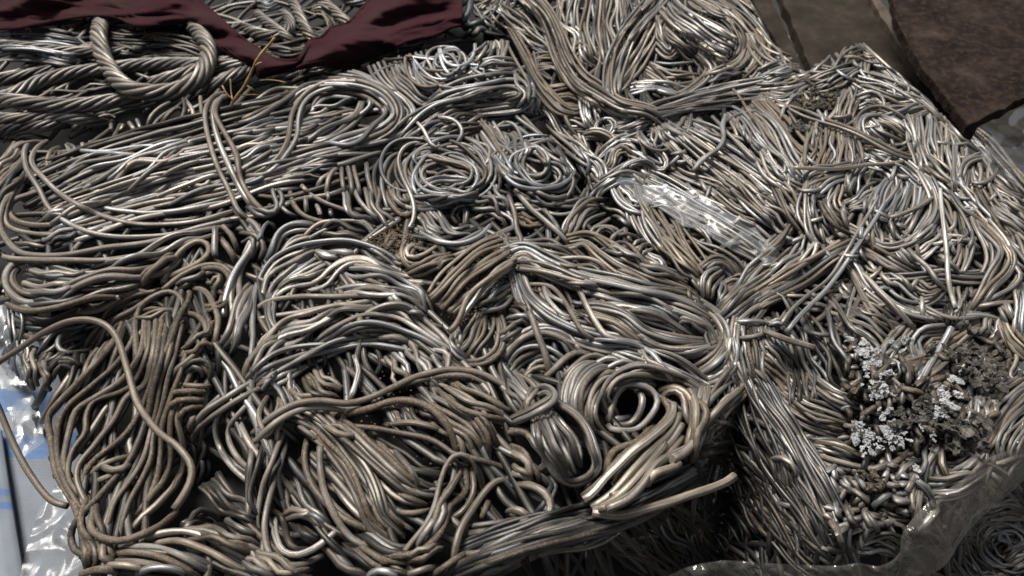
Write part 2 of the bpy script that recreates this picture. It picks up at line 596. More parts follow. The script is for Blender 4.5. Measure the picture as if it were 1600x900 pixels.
def fill(px_poly, n, length, g, tint, flow=None, spread=0.5, mm=None, bow=0.35, lift=0.0, clamp=True):
    """packed wires deeper in a bale, too many to tell apart (px polygon, photo pixels)"""
    P = np.array(px_poly, float)
    lo, hi = P.min(0), P.max(0)
    wires = []
    k = 0
    while k < n:
        c = RNG.uniform(lo, hi)
        ins = False
        for i in range(len(P)):
            (x1, y1), (x2, y2) = P[i], P[(i + 1) % len(P)]
            if (y1 > c[1]) != (y2 > c[1]) and c[0] < (x2 - x1) * (c[1] - y1) / (y2 - y1) + x1:
                ins = not ins
        if not ins:
            continue
        k += 1
        a = (flow(c) if callable(flow) else (flow if flow is not None else RNG.uniform(0, 180))) + RNG.normal(0, 40 * spread)
        a = math.radians(a)
        L = length * RNG.uniform(0.5, 1.3)
        tt = np.linspace(-0.5, 0.5, 7)
        bend = RNG.normal(0, bow) * L
        xs, ys = tt * L, bend * (tt ** 2 - 0.1) + wander(7) * L * 0.03
        Q = np.stack([c[0] + xs * math.cos(a) - ys * math.sin(a), c[1] + xs * math.sin(a) + ys * math.cos(a)], 1)
        rad = g * 0.0005
        W = drop(spline(Q), rad, lift - 0.004, (1, 1), 1.0, mm or 0.007)
        wires.append((W, rad, tinted(tint), 0.0, False))
    if clamp:
        np.minimum(S, 0.004, out=S)
    BUNDLES.append(dict(bale=CUR['bale'], name='packed_wires', wires=wires, size=-1, length=0, loose=None))


def cable(txt, D, n=7, tint=None, lift=0.0, pitch=6.0, dive=(1, 1), loose=None):
    """a twisted cable: n strands wound round each other, D thick (mm)"""
    R = D * 0.0005
    tint = tint or CUR['tint']
    Q = spline(px_of(txt))
    P = drop(Q, R, lift, dive, 1.2, 0.06)
    P = np.stack([smooth1(P[:, i], 2) for i in range(3)], 1)
    C = resample(P, 0.003)
    tt = np.gradient(C, axis=0)
    tt /= np.linalg.norm(tt, axis=1)[:, None]
    a = np.cross(tt, np.array([0.02, -0.3, 1.0]))
    a /= np.linalg.norm(a, axis=1)[:, None]
    c = np.cross(a, tt)
    arc = np.r_[0, np.cumsum(np.linalg.norm(np.diff(C, axis=0), axis=1))]
    rs = R / (1 + 1 / math.sin(math.pi / n)) * 1.06
    ph0 = RNG.uniform(0, 6.28)
    wires = []
    for k in range(n):
        ph = ph0 + 2 * math.pi * k / n + arc / (pitch * D * 0.001) * 2 * math.pi + 0.15 * wander(len(arc), 3)
        W = C + (R - rs) * (a * np.cos(ph)[:, None] + c * np.sin(ph)[:, None])
        wires.append((W, rs, tinted(tint, .6), 0.0, False))
    wires.append((C, R - 1.5 * rs, tinted(DARK, .5), 0.0, False))
    BUNDLES.append(dict(bale=CUR['bale'], name='twisted_cable', wires=wires, size=1e5, length=len(Q) * 3.2, loose=loose))
# ------------------------------------------------------------------ front bale, traced from the back edge forwards
# deep hollows between the hanks
for (x_, y_, d_, r_) in [(160, 480, .018, 60), (300, 690, .02, 40), (330, 760, .03, 45), (640, 420, .010, 40), (480, 560, .012, 60), (440, 780, .02, 50),
                         (985, 640, .016, 30), (560, 700, .008, 60), (770, 760, .012, 50), (290, 720, .03, 30), (60, 250, .006, 30), (120, 520, .02, 50), (315, 700, .02, 35), (820, 560, .012, 40), (300, 790, .02, 40), (700, 330, .008, 40), (900, 770, .015, 35)]:
    dip((x_, y_), d_, r_)
FRONT_PX = [(-40, 230), (330, 150), (560, 100), (790, 70), (910, 300), (1080, 440), (1160, 590), (900, 790), (600, 900), (160, 900), (80, 760), (20, 520)]
t(0, 0, bale='front', gs=0.92, g=5.6, tint=(0.36, 0.62, 0.50))
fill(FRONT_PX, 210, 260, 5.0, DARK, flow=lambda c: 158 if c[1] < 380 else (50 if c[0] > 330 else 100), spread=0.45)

# crumpled verticals at the back left edge
GR = (0.30, 0.55, 0.55)
for s in ("335 618 345 595 400 575", "380 618 395 580 440 565", "420 618 440 570 500 540 545 560 540 612", "470 618 482 560 505 540",
          "575 535 600 570 640 618", "610 530 640 560 665 618", "650 618 665 540 720 500 790 480", "690 622 705 550 760 500 800 480",
          "745 622 770 560 830 500 860 520", "800 618 850 560 870 500 860 460", "860 460 905 520 905 560 880 605", "940 450 945 520 955 590",
          "560 620 590 560 600 530", "520 615 525 560"):
    b(s, 1, g=5.0, tint=GR, dive=(1, 0.4))
b("300 690 340 720 380 740", 3, 60, g=5.0, tint=GR)
for s in ("385 670 395 712", "425 660 430 710", "505 665 505 705", "570 665 572 700", "610 670 660 700"):
    b(s, 1, g=5.0, tint=GR)
# far left loops
TAN = (0.46, 0.85, 0.52)
b("230 625 150 612 70 650 10 730 -60 830", 4, 100, tint=TAN)
b("130 700 70 740 20 790 -40 860", 4, 90, tint=TAN)
b("150 830 60 845 0 880 -60 960", 3, 70, tint=TAN)
b("200 760 120 800 60 860 0 950 -30 1050", 4, 90, tint=DARK)
b("290 700 250 730 220 780 250 820", 3, 50, tint=DARK)

# the long hank: lower layers
HA = (0.22, 0.42, 0.55)
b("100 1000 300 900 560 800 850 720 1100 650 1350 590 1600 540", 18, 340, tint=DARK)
b("300 1000 500 890 800 800 1100 740 1400 690 1700 600", 13, 240, tint=HA)
b("180 1080 420 1010 700 930 1000 870 1250 790 1500 740", 11, 190, tint=HA)
b("160 1120 300 1020 420 960 560 930", 4, 90, tint=HA)
b("240 790 330 735 450 712 700 708 800 690 900 645 970 628", 2, 44, tint=HA)
b("230 870 330 790 430 745 560 725 720 715", 2, 40, tint=HA)
b("320 905 420 835 520 785 640 745 760 725 850 695 960 640", 2, 52, tint=HA)
b("430 905 540 850 640 770 760 740 860 690 960 650", 2, 52, tint=HA)
b("560 910 640 830 740 770 830 710 960 655", 2, 50, tint=HA)
b("640 930 760 850 900 800 1010 780", 3, 70, tint=HA)
b("800 900 930 850 1030 820", 2, 50, tint=HA)
b("660 950 900 870 1030 830 1200 800 1350 730", 4, 100, tint=HA)
# hank, part right of the tie (tile 1,0)
t(1, 0)
b("-140 480 0 470 120 400 250 330 350 318 480 345", 3, 70, tint=HA)
b("-150 560 0 520 130 450 220 380 330 345", 3, 70, tint=HA)
b("-160 660 0 600 130 560", 3, 70, tint=HA)
b("-160 720 0 650 130 620", 3, 70, tint=HA)
b("-200 800 -60 740 60 690 130 650", 3, 80, tint=HA)
b("100 690 250 640 400 600 470 540", 4, 90, tint=DARK)
b("210 560 260 470 330 420 450 410 560 440 630 520 620 590", 4, 90, tint=HA)
b("0 480 150 420 300 352 450 350 580 400 690 470 735 530 700 600 600 650 450 680 250 720 60 790 -100 860", 3, 46, tint=HA, cross=.5)
b("130 500 200 420 300 380 430 378 560 410 640 470 668 540 610 610 480 660 300 710", 4, 70, tint=HA, cross=.6)
b("200 700 330 650 430 600 500 540 545 490 540 465", 2, 34, tint=HA, dive=(1, 0))
b("190 690 300 620 400 575 470 540 500 490 500 458", 2, 34, tint=HA, dive=(1, 0))
b("250 700 420 655 540 600 600 550 600 510 555 490", 2, 40, tint=HA)
b("210 580 300 545 400 520 470 530", 3, 60, tint=HA)
b("220 540 300 490 400 470 470 480", 2, 44, tint=HA)
b("270 470 230 500 200 560 210 600", 2, 30, tint=HA)
b("470 372 330 390 230 440 175 520 158 600 150 650 110 730 40 790 -60 850", 1, tint=(0.3, .6, .7))
b("440 400 300 425 225 480 200 560 190 640 140 730 70 800 -20 850 -100 890", 1, tint=(0.3, .6, .7))
b("-120 900 60 820 250 770 450 730 600 700", 3, 70, tint=HA)
b("-150 950 0 870 150 810 300 790", 3, 70, tint=HA)
b("-200 960 -60 900 60 860 180 820 300 820", 2, 40, tint=HA)
t(0, 0)
# the two long wires of the left loop
b("1330 470 1200 505 1050 565 950 612 800 640 500 622 260 622 160 650 115 705 125 790 180 880 235 985 330 1052 450 1098 600 1112 800 1102 950 1062 1130 1015", 1, g=6, tint=(0.34, .62, .66), dive=(.5, .6))
b("960 630 720 668 500 650 330 640 215 662 160 712 152 770 200 830 280 905 370 965 480 1012 640 1052 800 1052 950 1032 1120 985", 1, g=6, tint=(0.34, .62, .66), dive=(1, .6))
b("400 960 560 990 700 1000 860 985 1000 960 1110 940", 1, g=6, tint=HA)

# left hairpins of the lower layer (tile 0,1)
t(0, 1)
b("60 560 130 610 260 605 400 585 520 560", 5, 130, tint=DARK)
b("250 560 450 560 640 480 760 420", 5, 130, tint=DARK)
b("100 380 300 420 480 420 640 380 800 320", 5, 120, tint=DARK)
b("330 140 200 158 80 138 42 90 62 40 150 8 250 -20", 1, g=6, tint=TAN)
b("200 130 260 100 330 90", 3, 60, tint=HA)
b("380 178 250 200 120 192 40 160 28 100 50 20 110 -60", 1, g=6, tint=TAN)
b("180 270 260 210 330 180 400 175", 2, 40, tint=HA)
b("60 220 160 250 240 240", 3, 60, tint=DARK)
b("1120 148 950 180 700 237 500 262 300 295 180 298 90 282 30 222 0 150 18 60 60 10 110 -60", 1, g=6.2, tint=TAN)
b("1050 190 860 245 640 300 480 320 300 322 150 318 60 316 0 300 -30 250 -30 180", 1, g=6.2, tint=TAN)
b("20 300 -20 280 -40 230", 2, 30, tint=TAN)
b("140 368 220 390 330 388 450 372", 2, 40, tint=(.2, .5, .7))
b("420 390 560 325 700 262 860 215 1000 190", 2, 46, g=6, tint=HA)
b("130 342 70 352 42 400 62 450 130 492 250 478 380 430 500 388 650 362 790 325 880 250", 2, 50, g=6, tint=TAN)
b("20 440 40 500 120 540 240 542 350 518 460 480 600 450 740 385", 2, 34, g=6, tint=TAN)
b("100 440 200 455 300 440 380 410", 2, 36, tint=(.2, .5, .6))
b("100 500 180 520 300 510 420 460", 2, 36, tint=DARK)
# loops under the tie
b("660 445 700 372 770 320 850 285", 2, 40, tint=TAN)
b("765 435 800 352 850 275 920 232 972 245 978 290 920 338 840 378 785 405", 1, g=6, tint=TAN)
b("760 465 850 392 950 347 1040 347 1082 390 1062 440 1000 500", 1, g=6, tint=TAN)
b("820 465 900 410 990 400", 2, 44, tint=DARK)
b("950 420 1010 380 1040 420 1020 500", 3, 80, tint=TAN)
b("1010 165 1008 240 1008 305", 1, g=6, tint=GR, dive=(0, 0))
b("1040 155 1090 212 1122 292", 1, g=6, tint=GR, dive=(0, 1))
b("1032 212 1080 280 1112 345", 1, g=6, tint=GR)
b("1100 150 1170 160 1205 210 1170 290 1115 380 1092 450 1080 600", 3, 64, g=6, tint=GR)
b("1130 210 1180 200 1210 250 1200 330", 2, 40, tint=GR)
b("1190 440 1120 560 1090 680 1050 760", 4, 90, tint=GR)

# tie wires over the long hank
t(0, 0)
b("1060 435 1000 450 962 520 972 630 1015 770 1070 890 1120 990 1190 1040", 1, g=6.2, tint=(.3, .5, .66), lift=.003)
b("1065 450 1005 480 1000 560 1030 680 1080 790 1130 890 1200 1000", 1, g=6.2, tint=(.3, .5, .66), lift=.003)
b("1048 445 1005 520 1050 620 1105 720 1125 830 1180 930 1260 1010 1290 1000", 1, g=6.2, tint=(.3, .5, .66), lift=.003)

# ---------------- coils at the back right (tile 1,0)
t(1, 0, g=4.8, tint=(0.33, 0.45, 0.46))
CO = (0.28, 0.32, 0.48)
b("450 300 540 260 640 240 760 230", 6, 90, tint=DARK)
for k_ in range(12):
    x = 470 + k_ * 27
    b([(x - 10, 285 - k_ * 4), (x + 20, 262 - k_ * 5), (x + 52, 300), (x + 85, 365 + k_ * 2), (x + 150, 420 + k_ * 3), (x + 215, 450 + k_ * 2)], 1, tint=CO)
b("640 300 700 380 760 440 860 480", 5, 90, tint=CO)
ell(905, 295, 120, 85, 10, 7, 150, tint=CO)
ell(900, 300, 60, 44, 20, 3, 50, tint=CO)
b("760 300 790 380 880 420 980 400", 3, 60, tint=CO)
b("745 290 800 330 900 330 990 320", 1, tint=CO)
b("1000 300 1080 210 1095 130", 2, 40, g=5, tint=CO, dive=(1, 0))
b("1060 330 1090 250 1120 180 1150 230 1130 300", 4, 100, tint=CO)
b("1130 160 1170 230 1140 300 1080 330", 3, 70, tint=CO)
b("1040 320 1130 300 1230 310", 4, 70, tint=CO)
b("1000 160 1040 120 1090 125", 3, 50, g=9, tint=(.1, .1, .25))
b("850 230 850 170 900 138 970 150 1020 195 1025 250 990 300 930 312 885 290 860 220 870 290 900 345 960 385", 1, tint=(.3, .4, .6))
b("970 320 1060 370 1150 395", 3, 70, tint=CO)
b("865 390 880 450", 2, 40, tint=CO)
b("920 400 990 470 1060 540 1130 545", 2, 34, tint=(.3, .4, .55))
b("985 360 970 430 920 450", 1, tint=CO)
# flat hairpin hank ending at the spiral (tile 2,0 left edge)
b("760 570 900 460 1050 420 1200 395 1270 420 1285 450 1240 490 1150 500 980 510 860 540", 7, 120, tint=CO)
b("880 500 1000 450 1120 425 1220 420 1245 445 1200 470 1080 480", 4, 60, tint=CO)
b("640 700 760 600 900 520 1050 480", 6, 120, tint=CO)
b("700 680 850 590 1000 560", 4, 90, tint=CO)
b("850 640 950 600 1050 570 1120 590", 4, 90, tint=DARK)
# diagonals down to the right
b("1000 600 1080 720 1180 860 1260 990", 9, 230, tint=CO)
b("1050 560 1120 680 1220 800 1330 920 1400 1010", 5, 110, tint=CO)
t(2, 0)
b("20 300 60 360 90 440 70 520", 5, 90, tint=CO)
b("60 420 130 440 150 520 200 560 215 620", 4, 70, tint=CO)
b("0 560 90 650 190 750 270 830 340 910", 5, 110, tint=CO)
b("60 620 150 700 240 790", 3, 70, tint=DARK)
ell(105, 800, 150, 95, 10, 6, 120, tint=CO)
ell(90, 760, 70, 55, 10, 3, 50, tint=CO)
b("-30 720 30 800 110 870 200 885 270 850", 2, 36, tint=CO)
b("-60 600 0 640 20 700 -10 760", 3, 70, tint=CO)
b("60 650 80 700 60 740", 2, 40, tint=CO)
SIL = (0.12, 0.30, 0.80)
b("225 640 250 602 290 640 330 720 400 780 425 840 380 885", 5, 70, tint=SIL)
b("300 640 330 760 360 860", 3, 50, tint=SIL)
# circular coil (tile 1,0 bottom / 1,1 top) and arches left of it
t(1, 0)
b("180 830 300 800 430 780", 3, 60, tint=DARK)
b("210 868 240 895 270 910", 1, tint=CO, dive=(0, 1))
for s in ("285 905 300 845 360 815 420 825", "330 930 335 850 370 795 400 790", "400 770 405 850 415 930", "430 775 445 850 450 940", "455 770 475 850 490 940",
          "515 750 530 850 560 960", "620 1040 570 940 552 840 580 750 650 715", "640 1030 600 930 590 830 625 740 700 715", "690 1040 640 930 620 830 660 750 720 720",
          "560 1060 530 960 510 880"):
    b(s, 1, tint=CO, g=5.2)
ell(885, 800, 195, 112, 8, 8, 110, tint=CO)
ell(890, 810, 110, 62, 0, 5, 70, tint=CO)
b("690 770 790 745 900 760 1000 790 1060 850", 3, 60, tint=CO)
b("720 900 820 850 950 830 1040 870", 3, 60, tint=CO)
b("670 860 700 940 780 960 900 950 1040 960", 4, 80, tint=CO)
b("850 690 780 750 735 830 745 900 800 960", 1, tint=SIL)
b("740 560 785 610 830 685 860 690 850 655", 1, tint=SIL, lift=.002)
b("825 545 920 560 968 605 950 660 925 690", 1, tint=SIL, lift=.002)
b("780 640 850 690", 1, tint=SIL)
b("985 690 1040 670 1095 695 1085 760 1040 800", 1, tint=CO)
b("1040 555 1080 620 1150 700 1210 780", 2, 40, tint=CO)
b("1100 700 1160 760 1220 870", 3, 70, tint=CO)
b("1150 620 1170 680", 2, 40, tint=CO)
# below it (tile 1,1 top)
t(1, 1)
b("-40 60 40 110 95 95 110 30 90 -20", 2, 34, tint=CO)
b("100 50 140 90 200 120", 1, tint=CO)
b("160 -10 178 60 225 112 310 140 430 135 480 128", 1, g=5.4, tint=CO)
b("230 -5 320 50 420 85 540 130", 1, g=5.2, tint=CO)
for s in ("232 15 240 115", "285 55 310 135", "335 -10 340 60", "345 80 360 125", "60 60 90 90"):
    b(s, 1, g=5.2, tint=CO)
b("400 -20 430 70 490 130 580 165", 2, 40, g=5.2, tint=CO)
b("455 -30 490 50 560 120 610 150", 1, g=5.2, tint=CO)
b("540 -40 565 60 620 140 670 180", 2, 40, g=5.2, tint=CO)
b("600 -20 640 70 700 115 760 70", 1, g=5.2, tint=CO)
b("640 -40 680 50 730 80", 2, 40, g=5.2, tint=CO)
b("680 195 728 155 742 80 722 0 685 -70 668 -140 690 -205 745 -232 795 -222", 1, g=5.2, tint=(.3, .4, .6), lift=.002)
b("590 280 620 230 660 200", 2, 36, g=5, tint=(.8, .9, .4))
b("740 160 800 200 860 225 960 225 1060 200 1130 130", 2, 44, g=5.2, tint=CO)
b("740 0 820 40 900 40 1000 20 1080 0", 3, 60, tint=CO)
b("860 -20 960 20 1060 -10", 3, 60, tint=CO)
b("770 80 850 180 900 190", 4, 90, tint=CO)
b("830 80 880 140 940 190 1040 190", 3, 70, tint=CO)
b("960 160 930 110 960 70 1000 70", 2, 40, tint=CO)
b("990 70 980 110 985 170", 2, 40, tint=CO)
b("990 90 1080 80 1160 100 1190 150 1170 200", 3, 60, tint=CO)
b("1000 60 1100 50 1180 90", 2, 50, tint=CO)
b("1080 -20 1150 40 1200 120", 3, 90, tint=CO)
t(2, 1)
b("0 30 140 62 250 72 330 45 352 -10", 3, 60, g=5, tint=CO)
b("-20 80 120 90 180 60", 3, 50, tint=CO)
b("60 0 180 40 290 20", 3, 60, tint=CO)
b("0 110 80 140 200 150", 3, 60, tint=(.7, .9, .4))
b("15 -10 80 70 150 130 220 190 265 245", 1, g=5.6, tint=(.35, .4, .55), lift=.003)
b("150 80 195 140 240 210", 1, g=5.2, tint=CO, lift=.002, dive=(0, 1))
b("-20 0 10 90 22 170 45 225 30 258 -10 262 -30 230 -10 190", 1, g=5.6, tint=(.35, .4, .6), lift=.003)

# ---------------- dirt-caked flat bundle and its neighbours (tile 1,1 right)
t(1, 1, g=4.6)
DIRT = (0.42, 0.95, 0.75)
b("760 260 680 320 640 300", 3, 70, tint=DIRT)
b("900 270 800 312 730 335 692 305 712 258 780 225", 3, 60, tint=DIRT)
b("920 300 800 350 700 385", 4, 60, tint=DIRT)
b("780 300 740 310 720 290", 1, tint=DIRT)
b("850 370 870 320 940 310", 2, 30, tint=DIRT)

# ---------------- central hank with flattened wires (tile 1,1)
t(1, 1, g=5.0, tint=(0.34, 0.6, 0.55), flat=0.35, ext=.1)
CE = (0.30, 0.45, 0.55)
b("300 440 330 640 380 900", 12, 700, tint=DARK)
b("160 700 200 860", 5, 260, tint=DARK)
b("420 400 480 470 560 560 640 660", 9, 260, tint=DARK)
b("20 150 10 230 40 160 70 140 90 180", 1, tint=CE, flat=0)
b("130 280 128 190 165 148 230 150 280 170", 1, tint=CE, flat=0)
b("60 340 120 240 200 190 300 180", 4, 90, tint=CE)
b("170 260 280 180 400 140 490 150 535 200 545 270", 2, 40, tint=CE, flat=0)
b("300 190 420 175 500 220", 3, 60, tint=DARK)
b("0 540 30 420 100 320 200 262 330 240 450 245 560 282 650 332 705 385", 2, 40, tint=CE, flat=.1)
b("40 520 80 420 160 340 280 290", 4, 90, tint=CE)
b("110 560 150 450 230 380", 3, 70, tint=CE)
b("270 268 330 300 410 312", 1, g=6, tint=(.2, .4, .9), flat=.7)
b("330 290 400 280 470 290", 1, g=6, tint=(.2, .4, .9), flat=.7)
b("80 440 180 400 280 360 350 335", 2, 40, tint=(.2, .5, .85), flat=.6)
b("60 500 160 430 260 410 330 380", 3, 60, tint=(.2, .5, .7))
b("170 475 310 435 370 380 440 332 530 322 600 368 700 402 810 415", 2, 44, tint=(.3, .55, .75), flat=.5)
b("430 350 520 350 600 390 680 420", 2, 40, tint=(.3, .55, .7))
b("420 378 560 400 660 432 760 470 780 540", 3, 70, tint=CE)
b("-20 570 60 512 200 492 400 490 560 480 650 500 690 560", 1, g=5.4, tint=(.35, .6, .7), flat=.1)
b("-20 605 100 580 300 548 480 520 600 500 660 520", 1, g=5.4, tint=(.35, .6, .7), flat=.1)
b("380 482 480 450 600 458 700 482 780 540", 3, 60, tint=CE)
b("610 470 640 500 670 560", 2, 44, g=6, tint=(.2, .5, .8), flat=.5)
b("0 800 50 705 150 632 260 602 340 562 410 538 500 548 570 535", 3, 66, tint=(.3, .55, .72), flat=.4)
b("20 780 130 710 260 640 360 590 420 555", 2, 40, tint=(.3, .55, .72), flat=.4)
b("-30 900 0 830 60 730 150 690", 3, 70, tint=CE)
b("430 590 500 640 560 700", 2, 70, tint=CE)
b("520 620 600 580 680 575 740 628 830 700 900 762 965 830", 5, 120, tint=CE, flat=.15)
b("280 740 390 660 500 622 620 630 740 680 830 740 920 800", 4, 100, tint=CE, flat=.15)
b("700 570 760 560 800 600", 1, tint=(.2, .5, .8))
b("-20 880 90 795 250 742 380 722 550 702 700 722 810 748", 3, 66, tint=CE, flat=.3)
b("30 910 150 842 270 768 400 715 540 690", 3, 70, tint=CE, flat=.3)
b("540 690 660 680 740 720", 1, tint=CE)
b("0 920 60 850 120 830", 2, 50, tint=CE)
b("650 740 700 820 740 900", 5, 180, tint=CE)
b("800 740 860 830 900 900", 4, 160, tint=CE)

# ---------------- front-left upright hank (tiles 0,1 and 0,2)
t(0, 1, gs=0.75, g=6.0, tint=(0.50, 0.8, 0.42), flat=0)
FL = (0.46, 0.9, 0.32)
SV = (0.1, .35, .7)
b("60 560 70 700 85 900", 3, 60, g=3.6, tint=SV)
b("100 680 112 800 105 920", 3, 60, g=3.6, tint=SV)
b("40 720 20 800 30 860", 3, 50, g=3.6, tint=SV)
b("150 740 130 820 160 910", 3, 60, g=5, tint=(.4, .7, .5))
b("185 790 212 850 220 930", 2, 36, g=6, tint=(.4, .7, .5))
b("200 780 300 700 420 640", 4, 110, tint=DARK)
b("230 860 260 810 320 795 370 820", 3, 50, tint=DARK)
b("430 742 320 756 270 730 282 682 340 652 440 656", 1, g=6, tint=(.4, .6, .45))
b("360 900 420 780 480 690 540 620", 5, 120, tint=FL)
b("500 620 520 540 580 482 650 460 760 475", 2, 40, tint=FL)
b("500 680 600 570 720 530 800 560 ", 2, 40, tint=FL)
b("540 500 570 490", 1, g=7, tint=SV, dive=(0, 0))
b("640 930 640 750 634 620 665 530 740 482 800 468 848 500 852 545 830 590", 1, g=6.4, tint=FL)
b("560 640 680 575 800 560 850 590", 2, 40, tint=FL)
b("700 590 695 720 690 900", 2, 60, g=6.2, tint=FL)
b("760 590 740 720 700 900", 2, 60, g=6.2, tint=FL)
b("845 590 800 720 760 900", 2, 50, g=6.2, tint=FL)
b("850 455 890 465 882 512 850 565 818 645 778 745 742 850 720 940", 1, g=6.4, tint=FL)
b("900 452 955 462 1000 522 1022 605 1010 685 985 770", 1, g=6.4, tint=FL)
b("850 572 920 575 962 622 965 682 930 742 870 800 820 845 780 920", 1, g=6.4, tint=FL)
b("900 680 970 660 1010 600", 2, 60, tint=FL)
b("850 760 940 700 1010 690", 2, 60, tint=FL)
b("940 545 1010 545 1070 500", 2, 34, tint=FL)
b("870 850 900 800 960 820 970 880", 3, 60, tint=FL)
t(0, 2)
b("620 300 680 420 700 520", 4, 160, tint=DARK, lift=-.006)
for s in ("420 430 480 380 560 350 620 340", "450 460 520 430 560 420",
          "600 -370 560 -250 480 -130 390 -30 300 60 240 130 225 180 240 280 262 400 310 500 360 590 385 680 395 750",
          "640 -330 620 -200 540 -90 430 10 320 100 275 200 265 330 290 430 340 520 400 620",
          "680 -320 660 -150 580 -30 460 60 360 120 330 200 310 290 300 370 330 440",
          "700 -320 690 -150 640 -20 560 40 440 80 402 150 400 230 345 310 320 380 325 450 380 540",
          "730 -310 720 -150 680 0 590 60 530 180 440 290 372 370 360 450 400 540 430 600",
          "760 -310 740 -150 710 0 660 120 590 230 510 300 440 360 392 430 390 500",
          "820 -290 790 -130 750 10 725 140 695 280 650 390 590 480 530 570 490 690 480 760",
          "850 -280 820 -130 780 0 750 130 722 240 710 340 662 450 602 560 562 695 560 760",
          "880 -200 850 -60 800 60 760 200 750 330 742 430 690 540 640 620",
          "900 -60 850 40 800 150 800 260 800 340 772 440 702 530 650 610",
          "860 60 830 150 850 240 860 350 822 470 742 560 662 620 622 690",
          "790 -300 760 -130 720 20 690 150 650 270 590 380 520 460 440 550 372 620 332 690 342 770 412 812"):
    b(s, 1, g=6.2, tint=FL, dive=(.6, .6), jit=1.6)
b("470 370 500 400 560 400 620 370", 1, g=7, tint=SV)
b("420 540 420 640 460 760", 3, 90, tint=FL)
b("480 740 490 800 520 840", 3, 60, tint=FL)
b("400 740 430 800 420 850", 3, 60, tint=FL)
b("240 92 190 100 156 140 172 182 212 200", 1, g=6.4, tint=FL)
b("830 600 740 670 640 716 560 735 480 722 428 680 430 630 462 590", 1, g=7, tint=(.5, .8, .5), lift=.003)
# little stack of hairpins
for s in ("1000 12 900 10 840 0", "1000 34 850 36 792 50 800 75", "1000 72 850 76 800 95 792 130 822 145", "985 108 890 108 845 140 842 180 872 195", "945 142 900 165 890 212 930 225"):
    b(s, 1, g=6.4, tint=FL)
b("880 260 920 300 915 380 880 440", 2, 50, tint=DARK)
b("930 330 970 380 960 450 900 520", 2, 40, tint=DARK)
b("960 480 1080 580 1220 660", 5, 130, tint=DARK)
b("880 670 960 620 1060 660", 3, 70, tint=DARK)
# hank across the bottom left
b("560 840 700 830 850 850 1000 900", 5, 120, tint=DARK)
for s in ("660 745 740 702 860 690 960 712 1080 780 1210 858", "720 752 830 736 950 770 1080 840 1190 905", "560 762 700 764 800 786 900 830 1020 905", "536 798 640 790 760 812 880 870 950 915",
          "526 832 640 834 740 852 830 890", "620 905 700 862 800 862 900 905", "860 684 1000 700 1150 752 1260 808", "480 850 600 850 700 880", "380 890 460 870 560 880"):
    b(s, 1, g=6.6, tint=(.4, .7, .6))
b("900 700 1050 720 1200 790", 3, 70, g=6, tint=FL)

# ---------------- front centre hank (tile 1,2)
t(1, 2, gs=0.75, ext=0, g=6.0, tint=(0.5, 0.72, 0.46))
FC = (0.38, 0.72, 0.40)
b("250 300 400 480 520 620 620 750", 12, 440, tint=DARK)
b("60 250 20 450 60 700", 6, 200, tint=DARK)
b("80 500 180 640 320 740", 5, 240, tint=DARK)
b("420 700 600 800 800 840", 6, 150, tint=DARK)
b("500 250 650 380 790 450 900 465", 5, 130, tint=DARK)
b("760 30 900 112 1000 192 1062 272 1100 350", 7, 200, tint=FC)
b("850 -20 960 60 1080 112 1210 172", 5, 120, tint=FC)
b("620 110 700 160 760 220", 2, 60, tint=FC)
b("700 60 760 150 850 230", 4, 160, tint=DARK)
b("250 -60 320 20 400 60", 4, 110, tint=FC)
b("180 0 230 60 330 90", 3, 100, tint=FC)
b("80 60 70 180 60 300", 3, 120, g=5.4, tint=FC)
b("1000 130 1080 240 1090 340", 3, 80, tint=FC)
for s in ("230 150 320 210 400 300 470 400 540 500 600 590", "300 160 420 240 500 290 560 370", "430 262 520 332 600 420 680 472 760 520 835 540", "400 240 500 352 540 450 602 560 660 640 750 692",
          "480 360 522 430 548 560 592 650 690 712", "560 250 640 350 720 450 770 520", "620 290 700 370 750 450 765 510", "330 380 420 450 520 540 590 640", "340 440 430 560 520 640 610 680",
          "250 320 330 400 420 500 500 600 560 660", "280 440 360 560 450 640 560 700 620 720", "180 185 260 238 340 290", "580 540 640 620 700 680", "270 330 400 360 520 480", "540 400 640 520 740 560 820 570",
          "640 510 740 540 810 580", "660 600 740 605 820 590"):
    b(s, 1, g=6.0, tint=FC)
b("190 130 330 230 450 370 530 510 580 640 690 730", 5, 150, g=6.0, tint=FC, cross=.6, dive=(1, 1))
b("300 150 440 230 560 340 680 450 820 530", 4, 90, g=6.0, tint=FC, cross=.6)
b("240 255 228 340 250 450 312 540 402 622 500 672 605 692", 1, g=6.3, tint=FC)
b("300 288 302 400 322 510 372 622 425 702 492 750 570 752", 1, g=6.6, tint=FC, dive=(0, 1), lift=.002)
b("130 225 92 320 52 420 20 520 8 640 22 730", 1, g=6.3, tint=FC)
b("112 330 92 420 62 540 40 660 50 760 92 832 160 852 240 840 320 800", 1, g=6.5, tint=(.3, .6, .6))
b("92 590 90 700 122 780 200 802 272 772 342 720 390 680", 1, g=6.5, tint=(.3, .6, .6))
b("120 625 200 610 280 580", 2, 40, tint=FC)
b("170 690 230 720 290 750", 2, 60, tint=DARK)
b("-20 780 80 832 150 872 260 900", 3, 70, tint=FC)
b("-60 830 20 880 100 920", 3, 70, tint=FC)
b("450 760 560 820 650 850", 2, 50, tint=FC)
b("600 192 720 180 820 196 900 235", 1, g=6.6, tint=(.55, .9, .5))
b("340 168 450 196 580 212 700 232 800 255 880 292 925 325 1030 352 1130 382 1230 415", 1, g=7, tint=FC)
b("300 190 420 230 520 240", 2, 40, g=6.5, tint=FC)
b("350 155 500 126 620 86 720 80 820 112 890 182 930 272 950 335", 1, g=7, tint=FC, lift=.002)
b("-20 285 80 192 200 122 300 106 420 122 490 112", 1, g=6.8, tint=(.4, .6, .55), lift=.002)
